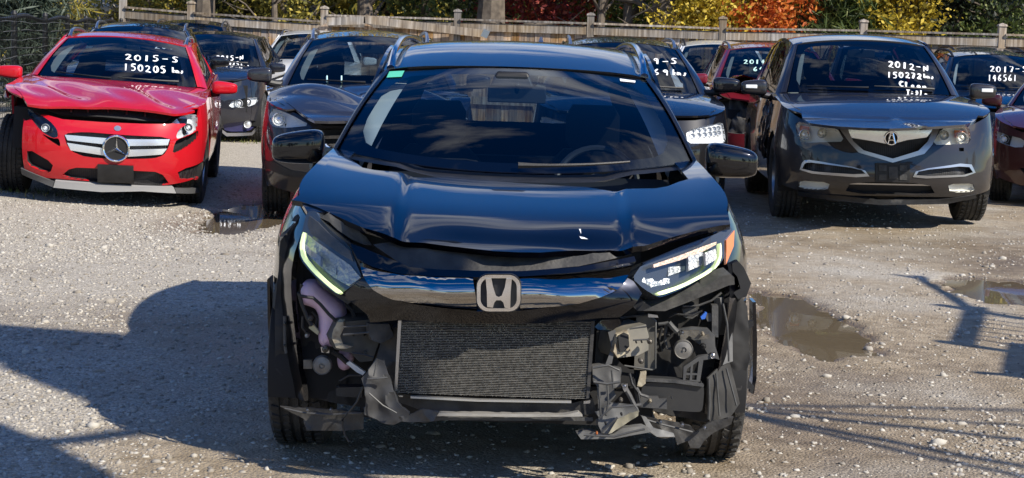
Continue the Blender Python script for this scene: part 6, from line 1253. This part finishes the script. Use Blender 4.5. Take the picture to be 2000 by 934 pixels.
simple('white_suv', (-3.42, 22.2, 0), R(3), WHT, 'white SUV with silver roof rails at the fence, left of the foreground car', mir=1.1, **{**SUV, 'zh': 1.47})
simple('white_suv', (3.12, 20.2, 0), R(-3), WHT, 'white SUV with black roof rails behind the maroon wreck', mir=1.1, railm=BLACKPL, **{**SUV, 'zh': 1.52})
class Mar(Car):
    def hoodbump(s, x, y): return .16 * np.exp(-((y + .35) / .3) ** 2) * (1 - np.abs(np.sin(x * 3 + .5)) * .9) + .05 * np.sin(x * 11 + y * 6) * np.exp(-((y + .3) / .35) ** 2)
Car = Mar
ma = simple('maroon_suv', (3.28, 15.3, 0), R(-2), MAR, 'maroon SUV with its bonnet folded up and front corner ripped open', mir=1.13, front=False, msz=(.24, .14, .15), **{**SUV, 'zh': 1.50})
Car = Car_
ho = rounded([(-ma.qf * 1.1, .95), (-ma.qf * 1.1, .55), (-ma.qf * .5, .5), (0, .6), (.2, .95)][::-1], 1); ma.holes = [ho]
ma.body(ma.ft, ma.holes)
panel('wreckage_cavity', ma.W, ho, DIRTPL, ma.root, (), .05, -.1, off=-.12, crumple=lambda u, v: np.array([.08 * noise.noise(Vector((a * 9, b * 9, 1))) for a, b in zip(u, v)]))
mb = MB(); mb.box((-.35, -.45, .72), (.3, .25, .2)); mb.box((-.1, -.5, .66), (.2, .2, .25)); mb.tube([(-.7, -.5, .7), (-.4, -.7, .66), (0, -.75, .75)], .03); mb.build('engine', STEEL, ma.root, bevel=.02)
fo_ = np.array([(-.95, -.45, 1.02), (-.55, -.75, 1.22), (-.15, -.55, 1.12), (-.15, .1, 1.08), (-.8, .15, 1.06), (-.62, -.35, 1.20)]); mk('folded_bonnet_flap', fo_, [(0, 1, 5), (1, 2, 5), (2, 3, 5), (3, 4, 5), (4, 0, 5)], MAR, ma.root, False)
writing('painted_writing', ma.WS, ma.M, (0, .7), [('2014-S', ZR([(940, 390)])[0], ZR([(1150, 390)])[0], 8), ('641', ZR([(998, 432)])[0], ZR([(1100, 436)])[0], 8)], ma.root, .016, material=mat('pale_green_paint', (.5, .75, .68), rough=.6))
simple('dark_suv', (4.95, 16.6, 0), R(-4), DGREY, 'dark SUV with raised black rails, only its roof showing above the grey SUV', mir=1.1, railm=BLACKPL, **{**SUV, 'zh': 1.58})
bj = simple('black_suv', (6.25, 15.6, 0), R(-4), BLUEB, 'black SUV with 2017 and 146561 on its windscreen, at the right edge', mir=1.1, railm=BLACKPL, glassm=WSG, **{**SUV, 'zh': 1.50})
writing('painted_writing', bj.WS, bj.M, (-.2, .7), [('2017-S', ZM([(1195, 190)])[0], ZM([(1370, 190)])[0], 11), ('146561', ZM([(1186, 232)])[0], ZM([(1325, 232)])[0], 12)], bj.root, .016)
simple('dark_suv', (7.45, 20.3, 0), R(-3), DGREY, 'dark car roof with black rails in the far right corner by the fence', mir=1.1, railm=BLACKPL, **{**SUV, 'zh': 1.56})
c15 = simple('maroon_car', (5.98, 12.15, 0), R(-20), MAR2, 'dark maroon car with scraped white flank cut off by the right edge', mir=1.05, rails=False, hw=.89, fo=.9, wb=2.7, ro=.9, zh=1.36, zc=1.0, sh=[(-.9, .78), (-.6, .85), (-.2, .93), (.4, .98), (.8, 1.0), (3, 1.06), (3.6, 1.06)])
for pts in ([(.38, .78), (.46, .80), (.55, .62), (.50, .60)], [(.52, .84), (.66, .86), (.70, .55), (.62, .50), (.60, .68)], [(.72, .78), (.75, .80), (.80, .56), (.77, .55)], [(.85, .35), (.95, .42), (1.05, .30), (.95, .28)]):
    panel('paint_scrape', c15.W, [(-c15.q_of_y(y), z) for y, z in pts], mat('scraped_primer', (.6, .58, .56), rough=.7, noise_amt=.3), c15.root, (), .03, 0, off=.003)
